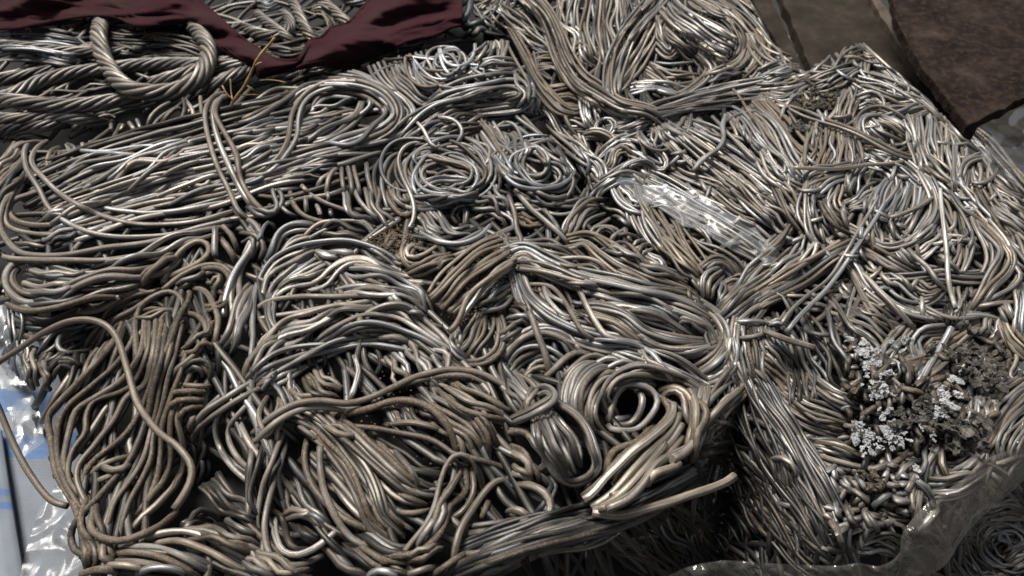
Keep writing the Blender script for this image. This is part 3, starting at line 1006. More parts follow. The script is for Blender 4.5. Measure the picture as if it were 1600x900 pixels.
b("-20 235 80 150 180 95 300 80 420 92 540 62 650 12 760 -38 900 -66 1030 -56 1120 -18 1215 50", 1, g=6.8, tint=(.4, .6, .6), lift=.003)
b("640 15 780 -20 900 -40 1010 -30 1100 10", 1, g=6.5, tint=(.4, .6, .6), lift=.002)
# upper left of this hank: pair running left (tile 0,2 right edge)
b("-60 50 -160 120 -190 200 -170 300 -100 400 0 480", 1, g=6.5, tint=(.3, .55, .6))
b("10 50 -80 140 -130 230 -90 340 0 420", 1, g=6.5, tint=(.3, .55, .6))
b("60 0 -60 60 -200 150 -290 230 -280 280 -200 310", 1, g=6.5, tint=(.3, .55, .6))
b("0 -20 -120 50 -250 140 -300 230", 1, g=6.5, tint=(.3, .55, .6))
# knot
for s in ("980 380 985 500 905 575 890 642 850 722 780 782 700 802 600 802 545 772", "1010 395 1022 500 982 580 900 645", "935 355 922 460 872 540 882 600 832 700 760 760", "965 400 905 500 862 560 822 680 760 740",
          "740 785 800 690 850 610", "640 872 720 752 800 652 840 562 862 470 890 385 935 330 990 337 1030 392 1042 480"):
    b(s, 1, g=6.3, tint=FC, lift=.001)
b("690 800 800 790 860 740", 2, 50, tint=FC)
b("930 895 930 800 960 682 1010 592 1070 512 1130 455 1220 440", 1, g=6.8, tint=(.4, .6, .55), lift=.002)
b("1090 550 1070 600 1050 640", 1, g=6.5, tint=FC, dive=(0, 1))
for s in ("1000 672 1100 655 1220 645", "985 702 1100 690 1220 692", "965 802 1080 785 1140 720 1210 690", "820 905 920 832 1000 780", "690 905 800 862 850 862", "940 850 1060 840 1180 800", "1000 880 1100 850 1200 800"):
    b(s, 1, g=6.4, tint=FC)
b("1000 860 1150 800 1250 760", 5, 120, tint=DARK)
b("525 905 560 876 620 880 668 905", 1, g=7, tint=(0.05, .4, .95), lift=.003)
# the white cut end standing on the hank
b("462 -140 470 -105 482 -60 466 0 440 80", 1, g=5.6, tint=(0.05, .35, 1.1), flat=.6, dive=(0, .5), lift=.005)

# ---------------- right part of the front bale (tiles 2,1 and 2,2)
t(1, 1, gs=0.9, g=4.6, flat=0, ext=.08)
b("930 640 920 700 960 770 1010 800", 2, 30, tint=SIL)
b("1060 540 1010 650 950 780", 3, 80, tint=(.4, .8, .5))
b("1090 540 1070 650 1000 780", 3, 60, tint=(.4, .8, .5))
b("1115 540 1152 640 1142 740 1065 790 980 800", 3, 40, tint=(.4, .8, .5))
b("950 620 940 700 970 740", 2, 40, tint=SIL)
b("1190 420 1110 480 1040 540", 4, 80, tint=CO)
b("1210 470 1120 520 1030 560", 3, 60, tint=CO)
# the caked bundle itself
b("1210 262 1080 318 960 420 850 535", 7, (150, 190, 190, 170), g=4.8, tint=DIRT, dive=(1, 0), stag=.05, lift=.004, cross=.4)
b("1200 330 1100 400 1000 520 890 660", 2, 40, g=5.4, tint=(.3, .7, .9), dive=(1, 0), lift=.006)
t(2, 1, g=4.6, tint=(0.30, 0.55, 0.56))
RR = (0.28, 0.45, 0.56)
b("0 540 100 560 220 620", 5, 120, tint=DARK)
b("300 250 500 380 750 460", 8, 200, tint=DARK)
b("260 205 300 112 350 62 430 52", 5, 70, tint=RR)
b("360 200 372 150 430 108 510 92 550 130", 3, 60, tint=RR)
b("380 240 400 190 450 170 500 220", 3, 50, tint=RR)
b("420 130 500 130 550 170 560 230", 3, 50, tint=RR)
b("470 255 490 205 540 182 600 215 620 250", 2, 34, tint=RR)
b("560 270 600 240 640 235", 2, 40, tint=RR)
b("590 310 620 270 660 260", 2, 40, tint=RR)
b("640 270 700 320 740 380", 4, 90, tint=RR)
b("270 235 350 222 430 282 500 332 620 382 750 432 835 472", 6, 120, tint=(.4, .8, .45))
b("430 272 520 262 590 312 640 360", 3, 60, tint=RR)
b("440 360 560 420 700 470 820 500", 4, 80, tint=(.4, .8, .45))
b("600 330 720 380 830 410", 3, 60, tint=RR)
b("810 388 850 430 852 500", 4, 50, tint=(.35, .6, .6))
# big hairpin hank
b("60 480 200 560 330 620 450 640", 6, 130, tint=DARK)
b("300 480 420 560 560 640 700 680", 7, 150, tint=DARK)
b("0 255 100 250 200 270 280 300", 4, 70, tint=RR)
b("-20 310 60 282 150 330 300 402 450 442 600 482 750 512 870 562 940 622 972 690", 9, 120, g=4.8, tint=RR, cross=1.2)
b("20 350 150 370 300 420 440 440", 4, 60, tint=RR)
b("180 320 300 320 400 350 440 400", 3, 50, tint=RR)
b("20 395 60 500 150 592 280 662 400 702 500 716 650 722", 6, 84, tint=RR)
b("150 450 180 520 260 570 340 590", 3, 60, tint=RR)
b("340 520 500 500 620 522 720 562 810 612", 5, 70, tint=RR)
b("360 560 480 545 600 570 720 600 800 640", 4, 60, tint=(.2, .5, .7))
b("500 572 620 582 720 612 800 660 840 700", 3, 50, tint=(.2, .5, .7))
b("760 610 830 600 890 630 910 680", 2, 30, tint=RR)
b("985 690 900 722 800 712 700 692 600 662 500 592 400 562 310 552", 7, 90, g=4.8, tint=RR)
b("960 720 860 750 760 750 660 720 560 650", 4, 50, tint=RR)
b("850 505 950 585 998 660 990 742 940 802 840 862", 5, 70, g=4.8, tint=RR)
b("1010 620 1045 700 1030 800 960 870 880 900", 5, 80, g=4.8, tint=(.2, .5, .65))
b("80 432 180 442 240 502 290 592 350 672 425 702", 1, g=5, tint=(.25, .5, .75), lift=.002)
b("150 432 240 420 310 452 350 540 400 622 452 682 540 702 650 712", 1, g=5, tint=(.25, .5, .75), lift=.002)
# arches and slinky coil below it
b("-40 780 50 690 150 650 240 680 300 760", 4, 84, tint=RR, g=5.2)
b("-20 850 50 770 150 740 230 780 250 830", 3, 56, tint=RR, g=5.2)
b("50 900 90 830 160 810 200 850", 3, 50, tint=RR, g=5.2)
b("-60 700 0 640 60 640", 3, 60, tint=RR, g=5.2)
b("0 530 60 560 70 620", 4, 110, tint=DARK)
b("-20 620 40 600 90 620", 2, 40, tint=RR)
b("80 560 112 640 150 742 182 860", 1, g=6, tint=(.3, .5, .6), dive=(0, 1), lift=.003)
b("380 740 500 740 640 790 780 840 880 900 960 930", 8, 130, g=4.4, tint=(.2, .45, .7), cross=1.4)
b("600 740 700 820 780 900", 3, 60, g=4.6, tint=(.2, .5, .75))
b("430 770 540 830 650 890", 5, 90, g=4.4, tint=(.2, .4, .6))
for k_ in range(6):
    x = 150 + k_ * 72
    b([(x - 30, 905 + k_ * 6), (x + 20, 860), (x + 90, 790 + k_ * 10), (x + 160, 750 + k_ * 14), (x + 220, 770 + k_ * 16), (x + 260, 840 + k_ * 14)], 1, g=5.6, tint=RR)
t(2, 2)
slinky("340 40 430 80 500 110", 11, 100, 150, 20, arc=(70, 300), g=5.2, tint=RR, jit=2)
b("450 190 465 110 500 30 560 -10", 1, g=5.8, tint=RR)
b("452 70 520 2 620 8 680 58 672 122 602 200 540 222 462 212 450 192", 1, g=6, tint=(.3, .6, .65), lift=.003)
b("585 30 610 60 600 130 550 190 470 195", 1, g=6.2, tint=(.3, .6, .65), lift=.003)
b("460 160 520 165 560 150", 1, g=5, tint=RR)
b("470 150 420 60 480 -20 600 -60 720 -50 840 0 900 60", 3, 60, g=4.6, tint=(.2, .5, .7))
# teardrop hank with its tie
b("-20 210 70 232 142 302 165 382 112 445", 2, 34, g=6.2, tint=FC)
b("-20 292 60 340 102 420 112 480", 2, 34, g=6.2, tint=FC)
b("0 400 60 420 80 450", 2, 40, g=6, tint=FC)
b("140 130 215 260 280 410", 9, (90, 170, 110), g=4.6, tint=RR, dive=(1, .5), lift=.006)
b("200 85 280 132 350 212 382 302 402 372 372 432 290 466 212 432 152 332 112 222 108 160", 4, 30, g=4.8, tint=RR, lift=.005)
b("-20 -30 50 20 100 90 120 140", 5, 110, g=5, tint=RR)
b("50 160 100 40 110 -10", 2, 40, g=5, tint=RR)
b("10 160 80 130 170 92 200 50 160 22 120 40", 3, 44, g=5.2, tint=RR, lift=.004)
b("170 450 200 480 140 600 120 640", 3, 44, g=5, tint=DARK)
b("0 475 70 470 140 500 180 560 165 630 115 682 40 712 -40 740", 1, g=7, tint=(.45, .7, .5), lift=.003)
b("-20 600 60 600 70 640", 2, 50, g=6, tint=FC)
b("-30 650 60 645 110 660 90 720", 1, g=6.5, tint=FC)
# flat bundle along the bottom edge of the bale
b("-220 800 0 710 200 640 400 600 600 520 850 400", 8, 130, g=4.2, tint=(.1, .35, .12), cross=1.3)
b("-100 850 100 740 300 660 430 620", 5, 80, g=4, tint=(.05, .3, .5))
b("150 790 350 750 480 690 560 630", 3, 40, g=4, tint=(.3, .6, .4))
b("500 640 700 540 900 400", 6, 120, g=4.2, tint=(.05, .3, .4))
for k_ in range(2):  # rows tinted very dark: shade of the flank put into the wire colour
    b("%d %d %d %d %d %d %d %d %d %d" % (-240, 850 + 34 * k_, 60, 745 + 34 * k_, 330, 680 + 34 * k_, 600, 590 + 34 * k_, 880, 440 + 34 * k_), 4, 40, g=4.2, tint=(.2, .4, .05), cross=1.2)
# right flank
b("1120 -60 1000 60 900 200 850 330", 7, 160, g=5, tint=(.35, .6, .6))
b("900 20 880 120 890 220", 4, 80, g=5, tint=RR)
b("1110 0 1010 100 900 230", 4, 60, g=5, tint=(.4, .8, .6))
b("930 130 990 180 960 260 880 330", 3, 50, g=5, tint=DARK)
ell(1000, 245, 70, 50, 0, 3, 40, g=4.6, tint=DARK)
b("880 320 970 300 1050 290", 4, 60, g=4.4, tint=DARK)
# tan hank
TN = (0.36, 1.0, 0.68)
b("700 250 560 360 450 480", 6, 180, g=6, tint=(.5, .9, .5))
for s in ("700 60 740 130 690 200 580 290 470 390 400 470 330 530", "760 90 740 170 640 260 540 340 450 430 380 510 332 545", "790 140 760 210 680 290 590 380 520 460 440 540 372 580",
          "800 190 740 280 660 350 590 430 540 500 460 530", "720 280 640 380 560 470 480 540 420 580 380 590", "800 250 720 340 640 420 560 510 470 570 400 590",
          "830 290 760 330 700 360 660 400 610 470 540 540 440 585"):
    b(s, 1, g=6.2, tint=TN, lift=.004, dive=(.6, 0))
b("680 60 730 30 790 50 840 130 860 220 850 260", 2, 44, g=6, tint=TN, lift=.003)
b("840 50 880 130 870 220 830 340", 3, 60, g=6, tint=TN, lift=.002)
b("860 262 830 300 800 330 740 350", 1, g=6.8, tint=(.2, .8, 1.0), lift=.005, dive=(0, 0))
b("790 372 740 395 660 425 630 470", 1, g=6.6, tint=(.2, .8, 1.0), lift=.005, dive=(0, 1))
# ------------------------------------------------------------------ twisted cable bale under the cloth
t(0, 0, bale='cable', ext=0, gs=1.0, g=4.6, tint=(0.16, 0.45, 0.5), flat=0)
CB = (0.24, 0.6, 0.36)
CBS = (0.04, 0.15, 0.42)
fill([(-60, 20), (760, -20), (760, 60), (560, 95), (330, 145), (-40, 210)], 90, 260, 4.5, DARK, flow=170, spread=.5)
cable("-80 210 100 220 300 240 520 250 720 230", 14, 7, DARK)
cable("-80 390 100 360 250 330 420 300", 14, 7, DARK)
b("-60 165 100 150 250 165 430 195", 7, 70, g=4.2, tint=CBS)
b("-60 260 90 235 240 265 420 290", 7, 90, g=4.2, tint=CBS)
b("-60 200 100 205 300 230 480 240", 5, 60, g=4.2, tint=CBS)
b("400 130 600 170 800 160 900 190", 7, 110, g=4.4, tint=DARK)
b("500 220 640 240 760 230", 5, 80, g=4.4, tint=DARK)
b("640 230 720 190 860 200 1000 250 1100 260", 5, 70, g=4.2, tint=CB)
cable("700 400 860 350 1020 300 1200 290 1350 300", 16, 7, CB)
cable("-60 480 60 445 180 385 330 345 480 325 700 302 900 300 1100 310 1250 320", 15, 7, CB)
cable("-60 470 80 475 250 497 420 490 560 470 720 470 900 440 1040 380 1160 330", 16, 7, CB)
cable("-60 555 100 560 260 548 400 560 520 590", 14, 7, CB)
cable("860 480 960 430 1080 360 1180 330", 14, 7, CB)
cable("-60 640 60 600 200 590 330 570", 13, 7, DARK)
b("380 450 420 410 500 400 540 430", 2, 40, g=4, tint=CB)
cable("476 98 464 140 462 190 495 290 560 385 640 428 760 436 880 405 955 335 980 240 950 170 905 122", 18, 6, (0.30, .75, .42), lift=.008, pitch=5.0, dive=(1.3, 1.3))
t(1, 0)
cable("-60 130 60 170 150 150 160 90 120 60", 14, 7, CB)
cable("150 -40 200 60 240 150 300 210", 13, 7, CB)
cable("250 -40 340 30 430 110 470 160", 14, 7, CB)
cable("0 60 60 110 130 160 200 230", 12, 7, CB)
cable("380 -30 460 10 540 20", 13, 7, CBS)
b("-40 205 60 215 160 200 250 180", 1, g=4.5, tint=(.3, .5, .4))
b("0 20 60 30 110 0", 4, 70, g=4.2, tint=CBS)
b("240 70 300 50 350 90 380 140", 4, 60, g=4.5, tint=CB)
b("60 240 180 250 300 230", 5, 70, g=4.5, tint=DARK)

# ------------------------------------------------------------------ back bale (tile 2,0)
t(2, 0, bale='back', g=4.3, tint=(0.35, 0.75, 0.5), ext=.15)
BK = (0.30, 0.6, 0.55)
BKD = (0.45, 0.85, 0.35)
BKS = (0.05, 0.4, 0.95)
fill([(740, -40), (1130, -60), (1190, 0), (1250, 105), (1150, 180), (985, 230), (930, 280), (860, 190), (800, 60)], 130, 200, 4.2, DARK, flow=60, spread=1.0)
b("-150 -30 -60 60 0 140", 8, 200, tint=DARK)
b("-60 -20 20 80 80 160", 4, 90, tint=BK)
b("-40 60 60 30 160 80", 4, 60, tint=BK)
b("20 20 110 80 190 170 250 260", 7, 120, tint=DARK)
b("0 150 90 190 190 240", 5, 80, tint=(.0, .2, .35))
b("410 -40 400 120 430 280", 17, 320, g=4.4, tint=BK)
b("560 -20 560 100 520 160", 5, 90, tint=BK)
b("280 260 330 220 350 300", 4, 70, tint=BKD)
b("60 320 150 290 230 300 270 370", 7, 100, tint=BKD)
b("120 430 230 430 330 415", 6, 80, tint=BKD)
b("170 500 260 490 340 520", 7, 110, tint=BKD)
b("210 560 300 580 390 600", 6, 90, tint=BK)
b("340 440 352 530 385 610", 6, 80, tint=BKS)
b("400 440 450 500 530 560 600 590", 5, 90, tint=BK)
b("230 100 300 160 310 240 370 300", 3, 50, tint=BKS)
b("240 280 300 370 380 430", 4, 70, tint=BKS)
b("60 -30 150 60 200 160 245 280 310 380 400 440 500 502 640 535", 9, 100, tint=BK, lift=.004)
b("690 90 625 200 550 330 500 400", 6, 100, tint=BK)
b("690 -20 600 90 530 180 482 290 470 410", 7, 100, tint=BK, lift=.003)
b("690 60 720 150 730 260", 5, 90, tint=BK)
b("680 200 740 260 780 210 850 220 860 280", 6, 80, tint=BK)
b("720 120 800 200 880 260", 6, 100, tint=BK)
b("620 330 740 380 870 380", 6, 110, tint=BK)
b("640 292 750 300 880 288", 1, tint=BK)
b("630 285 720 370 810 455", 1, g=5, tint=BKD, lift=.002)
b("570 415 690 400 790 435", 6, 60, tint=BKS)
b("880 245 945 310 925 380 850 440 770 470", 7, 80, tint=BK)
b("870 20 980 60 1080 140 1105 220 1075 290 1010 322 975 285", 5, 60, tint=BK)
b("900 60 1000 110 1060 190 1040 260", 5, 70, tint=DARK)
b("980 -40 1100 70 1180 180 1180 290 1130 360", 8, 120, tint=BK)
b("1130 160 1200 250 1290 300 1370 330", 7, 130, tint=BK)
b("1230 150 1280 220 1330 300", 5, 100, tint=BK)
b("700 -20 780 75 880 140 970 200 1035 235", 10, 110, g=4.2, tint=(.1, .5, .8), dive=(1, 0), lift=.004)
b("830 -30 950 30 1040 90", 5, 70, tint=BK)
b("900 380 970 340 1060 330", 4, 60, tint=BK)
t(1, 0)
b("1000 -30 960 60 940 130", 2, 60, g=9, tint=(.0, .2, .3))
b("1040 60 1100 20 1150 -20", 4, 80, tint=BK)
b("1100 120 1150 50 1190 -20", 4, 80, tint=DARK)

t(2, 0)
b("-60 60 0 180 60 300 130 420 200 540 260 640", 6, 90, tint=BK)
b("-20 120 60 260 110 380 190 470 260 520", 4, 60, tint=BKD)
b("-90 30 -20 90 60 130 140 200", 5, 90, tint=BK)
b("150 560 220 640 300 700 380 760", 5, 90, tint=BK)
# ------------------------------------------------------------------ right bale
for (x_, y_, d_, r_) in [(1260, 560, .02, 45), (1420, 520, .012, 30), (1150, 430, .01, 30), (1370, 660, .008, 60)]:
    dip((x_, y_), d_, r_)
t(2, 0, bale='right', g=4.4, tint=(0.28, 0.62, 0.55), gs=.86, mm=0.05, ext=.28)
RB = (0.26, 0.42, 0.60)
RBS = (0.10, 0.35, 0.80)
RBD = (0.30, 0.55, 0.40)
RIGHT_PX = [(1345, 60), (1420, 120), (1560, 260), (1620, 340), (1620, 700), (1450, 840), (1300, 860), (1225, 720), (1165, 590), (1090, 430), (940, 290), (990, 230), (1120, 185), (1240, 130)]
fill(RIGHT_PX, 330, 150, 4.3, (0.25, .6, .34), flow=lambda c: 40 if c[1] < 330 else (150 if c[0] < 1330 else 70), spread=1.0)
# left shoulder (tile 2,0)
ell(438, 595, 45, 42, 0, 2, 16, tint=RBS)
b("330 640 400 632 470 660 452 720", 4, 60, tint=RBD)
b("480 620 560 600 640 590", 4, 70, tint=RB)
b("460 780 480 710 540 690 580 740", 4, 60, tint=RBD)
b("460 692 520 652 600 662 690 715 722 770 690 792 600 740", 3, 40, tint=RBS)
b("440 850 520 780 600 755 625 830", 3, 50, tint=RBS)
b("480 830 560 770 640 770 670 830", 3, 50, tint=RB)
b("420 880 520 820 600 850 620 900", 4, 60, tint=RBS)
b("600 570 605 640 680 692 765 650 805 570", 3, 50, tint=RB)
b("650 580 670 640 690 690", 6, 190, tint=RB)
b("600 575 680 522 800 488 950 452 1070 425 1230 395", 8, 100, tint=RB)
b("620 540 800 510 1000 480 1200 470", 4, 60, tint=RBD)
b("780 600 860 642 960 722 1060 802 1190 900", 10, 170, tint=RB)
b("780 660 900 765 1050 880 1160 960", 9, 150, tint=RBD)
b("860 620 1000 692 1150 792 1310 900", 6, 120, tint=RB)
b("760 830 900 900 1000 960", 7, 140, tint=RB)
b("1050 550 1120 640 1210 740", 5, 80, tint=RB)
for k_ in range(9):
    x, y = 1000 + k_ * 30, 590 + k_ * 34
    b([(x + 60, y - 50), (x + 55, y), (x + 75, y + 50)], 1, tint=RB)
b("1040 430 1120 520 1200 600 1280 650", 5, 80, tint=RBD)
b("900 512 1000 612 1110 722 1210 810", 1, g=5.2, tint=(.3, .6, .5), lift=.003)
# upper right (tile 3,0)
t(3, 0)
b("-30 345 80 300 180 288", 6, 70, tint=RB)
b("-30 410 90 402 190 372", 6, 70, tint=RB)
b("-30 455 70 475 160 420", 4, 50, tint=RB)
b("-10 370 80 355 170 330", 4, 60, tint=RBS)
b("320 300 350 240 410 205 480 215", 7, 130, tint=RBD)
b("200 310 260 245 330 205", 6, 80, tint=RB)
b("225 270 240 235", 2, 20, g=5, tint=RBS, dive=(1, 0))
b("195 312 300 322 410 308", 2, 30, tint=RB)
b("190 360 260 350 330 340", 3, 50, tint=RB)
b("230 400 330 360 430 330", 5, 90, tint=RBD)
b("290 400 360 360 440 315", 3, 60, tint=RB)
b("400 200 440 165 480 200", 4, 60, tint=RB)
b("440 160 500 205 580 280 660 350 740 420 820 500 890 590", 10, 80, tint=RB)
b("450 200 530 290 620 370 720 440 800 510", 6, 80, tint=RB)
b("470 230 540 232 560 270 600 300", 5, 80, tint=RB)
b("455 280 450 335 492 385 560 415", 3, 40, tint=RB)
b("490 320 560 340 620 400 680 440", 5, 80, tint=RB)
ell(620, 415, 34, 24, 30, 3, 20, tint=RBD)
b("420 370 520 402 620 442 720 495", 6, 90, tint=RB)
b("440 420 540 450 640 480", 5, 70, tint=RBD)
b("410 480 470 460 530 480 520 520", 5, 80, g=4, tint=RBS)
b("412 360 418 425 402 500 380 600", 2, 34, tint=RB)
b("350 430 330 510 285 572", 3, 60, tint=RB)
b("370 450 350 540 340 570", 4, 70, tint=RB)
b("520 522 600 512 730 488", 5, 70, tint=RB)
b("560 560 660 530 760 510", 4, 70, tint=RB)
b("690 625 600 562 520 532 450 542 430 592 450 652 510 682", 4, 60, tint=RB)
b("570 670 520 620 470 570", 4, 50, tint=RB)
b("620 640 560 600 500 580", 4, 60, tint=RB)
b("470 700 560 720 650 700", 5, 80, tint=RBD)
b("0 490 70 560 140 652 200 722 300 790", 7, 110, tint=(.5, .9, .45))
b("-20 560 40 640 100 740 160 830", 6, 90, tint=RB)
b("270 600 255 700 225 800", 9, 180, tint=(.4, .85, .6))
b("390 630 405 700 410 780", 5, 100, tint=RB)
b("320 640 330 720 300 780", 3, 50, tint=RB)
b("-20 700 30 780 100 850", 6, 130, tint=RBS)
b("720 560 725 680 770 810", 9, 150, tint=RB)
b("820 580 835 700 865 825", 5, 90, tint=RB)
b("650 560 690 620 700 700", 3, 40, g=4.6, tint=RBS)
b("600 695 640 670 690 640", 1, g=5, tint=RB)
b("880 650 950 640 1005 685", 5, 70, tint=RB)
b("870 560 920 610 960 650", 4, 70, tint=RBS)
b("170 850 215 810 300 798 380 790", 4, 70, tint=RB)
b("190 900 300 835 420 800", 5, 80, tint=RB)
b("380 900 400 820 440 760", 4, 80, tint=RB)
b("480 740 580 785 622 850 612 930", 7, 110, g=4.2, tint=RBS)
b("560 735 650 785 720 845 820 905", 6, 80, g=4.2, tint=RBS)
b("700 700 710 780 705 840", 2, 30, g=5, tint=RBS)
b("690 890 720 850 740 830 740 880", 2, 30, g=5, tint=RBS)
b("740 755 850 850 940 925", 6, 80, tint=(.3, .8, .4))
b("880 690 890 800 920 910", 5, 100, tint=RB)
b("980 780 1000 850 1010 930", 6, 140, tint=RB)
b("900 830 930 762 1000 730 1085 742", 3, 40, tint=RB)
b("950 895 960 845 1005 862 1060 822 1072 782", 1, g=5, tint=(.2, .5, .8), lift=.002)
b("960 620 1060 722 1150 822 1260 940", 7, 90, tint=RB)
b("1060 860 1120 900 1200 960", 6, 120, tint=RB)
b("0 470 100 512 250 562 400 622 520 682 640 732 745 745", 2, 26, g=4.8, tint=(.3, .6, .55), lift=.003)
# middle (tile 2,1)
t(2, 1)
b("560 30 590 130 650 230 720 320", 6, 80, tint=RBS)
b("500 0 560 60 620 80", 4, 70, tint=RBS)
b("640 0 720 140 800 280 890 400", 8, 130, tint=(.4, .85, .5))
b("700 230 780 310 860 390", 5, 90, tint=(.4, .85, .5))
b("680 -10 850 90 1020 175 1190 290", 11, 170, g=4.2, tint=(.05, .3, .8))
b("950 -20 1080 60 1210 130", 7, 130, tint=RBD)
b("1050 -40 1150 60 1260 150", 6, 100, tint=RB)
b("700 105 760 85 800 135 822 205", 2, 34, tint=RBS)
b("660 60 720 40 760 80", 3, 50, tint=RBS)
b("830 130 900 182 932 262 900 292", 2, 34, tint=RBS)
b("880 240 1000 290 1062 342 1085 410", 3, 50, tint=RB)
b("970 270 1020 240 1070 208", 1, g=5.4, tint=RB, dive=(.5, 0))
b("890 290 960 352 1040 402 1075 440", 1, g=5, tint=(.3, .5, .4))
b("890 360 960 318 1025 350 1060 410", 4, 60, tint=RB)
b("910 480 925 400 985 368", 4, 80, tint=RB)
b("960 400 992 445 970 550", 2, 30, tint=RB)
b("1010 450 1060 420 1110 440", 5, 90, tint=RBD)
b("1000 560 1060 500 1120 460", 5, 80, tint=RB)
b("980 570 1060 462 1130 372 1210 282", 4, 60, g=5, tint=RB)
b("990 610 1080 522 1150 472 1220 425 1320 345", 8, 130, g=4.8, tint=RB)
b("1080 620 1090 760 1130 910", 9, 180, tint=RB)
b("1160 640 1180 760 1200 900", 6, 120, tint=RBD)
b("1030 612 1120 605 1210 612", 1, g=5, tint=RB, lift=.002)
b("1050 692 1150 672 1215 650", 1, g=5, tint=RB, lift=.002)
b("1180 640 1210 600 1250 620 1240 660", 2, 26, tint=RB)
# right (tile 3,1)
t(3, 1)
b("-20 420 100 340 170 280 200 210", 8, 120, g=4.8, tint=(.1, .4, .75), dive=(1, 0))
b("-20 300 50 230 110 150 140 140", 5, 60, g=4.8, tint=RB)
b("-20 460 120 382 240 312 310 275", 4, 60, g=4.8, tint=(.4, .85, .55), dive=(1, .2))
b("-20 520 150 425 340 300", 5, 60, g=4.6, tint=RBD)
b("-20 60 60 95 110 160", 6, 130, tint=RB)
b("50 -20 120 90 185 205", 5, 80, tint=RBD)
b("200 -20 180 60 200 140 245 230", 5, 100, tint=RB)
b("320 -20 300 60 360 130", 4, 80, tint=RB)
b("380 70 440 40 510 -10", 4, 90, tint=RB)
b("260 60 300 130 340 190", 4, 70, tint=RBD)
b("240 80 320 160 400 205", 1, g=5, tint=(.3, .5, .3), lift=.003)
b("560 -20 520 70 520 150", 5, 90, g=4.4, tint=RBS)
b("620 -20 580 80 540 160 560 190", 6, 120, g=4.4, tint=RBS)
b("700 -20 680 80 620 170", 5, 100, g=4.4, tint=RBS)
b("760 -10 730 90 660 190", 4, 80, g=4.4, tint=RBS)
b("450 210 560 262 680 235 755 160 790 80 775 -10", 5, 60, g=4.6, tint=RB)
b("520 130 640 100 720 60 800 10", 1, g=5, tint=RB, lift=.002)
b("690 270 750 230 800 180", 7, 130, tint=RBS)
b("580 290 650 360", 6, 110, tint=RB)
b("440 260 560 330 660 380", 5, 90, tint=RBD)
b("830 50 880 140 912 250 870 370", 4, 100, tint=RB)
b("770 160 850 210 940 225 1010 290", 2, 30, tint=RBS)
b("880 110 930 80 985 105 960 140", 2, 24, tint=RBS)
b("930 140 940 200 900 290", 2, 50, tint=RB)
b("880 -20 980 80 1100 190", 5, 80, tint=(.1, .4, .6))
b("1000 -20 1060 90 1150 210", 6, 120, tint=RBD)
b("1080 70 1150 110 1230 180", 8, 120, tint=RB)
b("1130 220 1180 290 1230 380", 6, 120, tint=RB)
b("900 440 890 540", 6, 160, tint=RBD)
b("980 130 1040 240 1060 330 1020 430", 4, 70, tint=RB)
b("540 380 700 386 830 378 1010 382", 2, 30, tint=RB)
b("490 410 650 412 800 400 950 412 1045 402", 4, 50, tint=RB)
b("1040 175 1100 262 1092 335 1042 432 975 540", 4, 80, g=4.6, tint=(.35, .75, .65))
b("1110 240 1142 312 1112 392 1040 462 970 555", 3, 40, g=4.6, tint=(.35, .75, .65))
b("1160 350 1180 400 1120 472 975 565", 3, 40, g=4.6, tint=(.35, .75, .65))
b("560 420 680 500 810 520", 4, 80, tint=RB)
b("690 525 780 502 812 455", 3, 40, tint=RB)
b("700 430 760 470 800 440", 4, 70, tint=RBD)
b("450 330 500 380 520 350", 2, 30, tint=RB)
b("400 340 450 430 530 500 620 560 740 592 900 590 1010 588", 5, 60, g=4.6, tint=RB)
b("390 370 440 480 520 590 630 632", 3, 40, g=4.6, tint=(.35, .8, .45))
b("720 560 820 610 920 610 1000 600", 4, 50, g=4.6, tint=RBD)
b("400 340 560 500 640 590 685 642", 1, g=5, tint=(.1, .4, .9), lift=.003, dive=(1, .2))
b("950 545 1060 522 1200 522", 1, g=5, tint=RB, lift=.002)
b("640 250 700 310 770 380 840 490", 1, g=5, tint=(.2, .5, .35), lift=.003)
b("330 420 360 470 385 500", 2, 40, tint=RBS)
# scorched hollow
BURN = (0.2, .5, .22)
b("150 640 200 760 260 900", 7, 220, tint=BURN)
b("20 650 80 760 150 900", 6, 160, tint=BURN)
b("330 620 450 720 560 860", 6, 200, tint=BURN)
b("420 560 520 600 600 680", 5, 120, tint=BURN)
b("-30 780 60 860 120 960", 6, 120, tint=RBD)
b("60 485 180 490 210 515", 1, tint=RBD)
b("-20 470 60 482 115 585", 1, tint=BURN)
b("150 642 260 672 365 668", 1, tint=(.1, .4, .4), lift=.003)
b("260 470 330 560 400 640 480 705 600 845", 2, 28, g=5, tint=(.15, .5, .45), lift=.004)
b("270 520 305 640 350 760 410 890", 2, 36, g=5, tint=(.1, .4, .45), lift=.004)
b("540 770 600 700 650 640", 4, 80, tint=RB)
b("580 850 680 810 800 790", 5, 90, tint=RBD)
b("710 790 690 712 730 655 810 640", 4, 50, tint=RB)
b("740 740 770 690 810 700", 3, 40, tint=RB)
b("640 835 740 805 850 725 960 640", 6, 80, g=4.6, tint=(.4, .85, .55))
b("700 900 800 820 900 740", 5, 80, tint=RBD)
b("870 540 880 600 860 640", 4, 100, tint=BURN)
b("1090 560 1092 640 1010 712", 2, 40, g=5, tint=RBS)
b("1050 560 1020 650 980 690", 2, 40, g=5, tint=RB)
b("1100 600 1150 700 1220 770", 6, 90, tint=(.4, .95, .55))
b("1180 460 1185 560 1180 660", 4, 60, tint=RBS)
b("1100 530 1130 600", 4, 60, tint=RBS)
b("1100 750 1090 850 1130 930", 6, 140, tint=RBD)
b("1000 800 1020 880", 6, 160, tint=BURN)
b("-10 625 50 602 105 625", 2, 20, tint=RB)
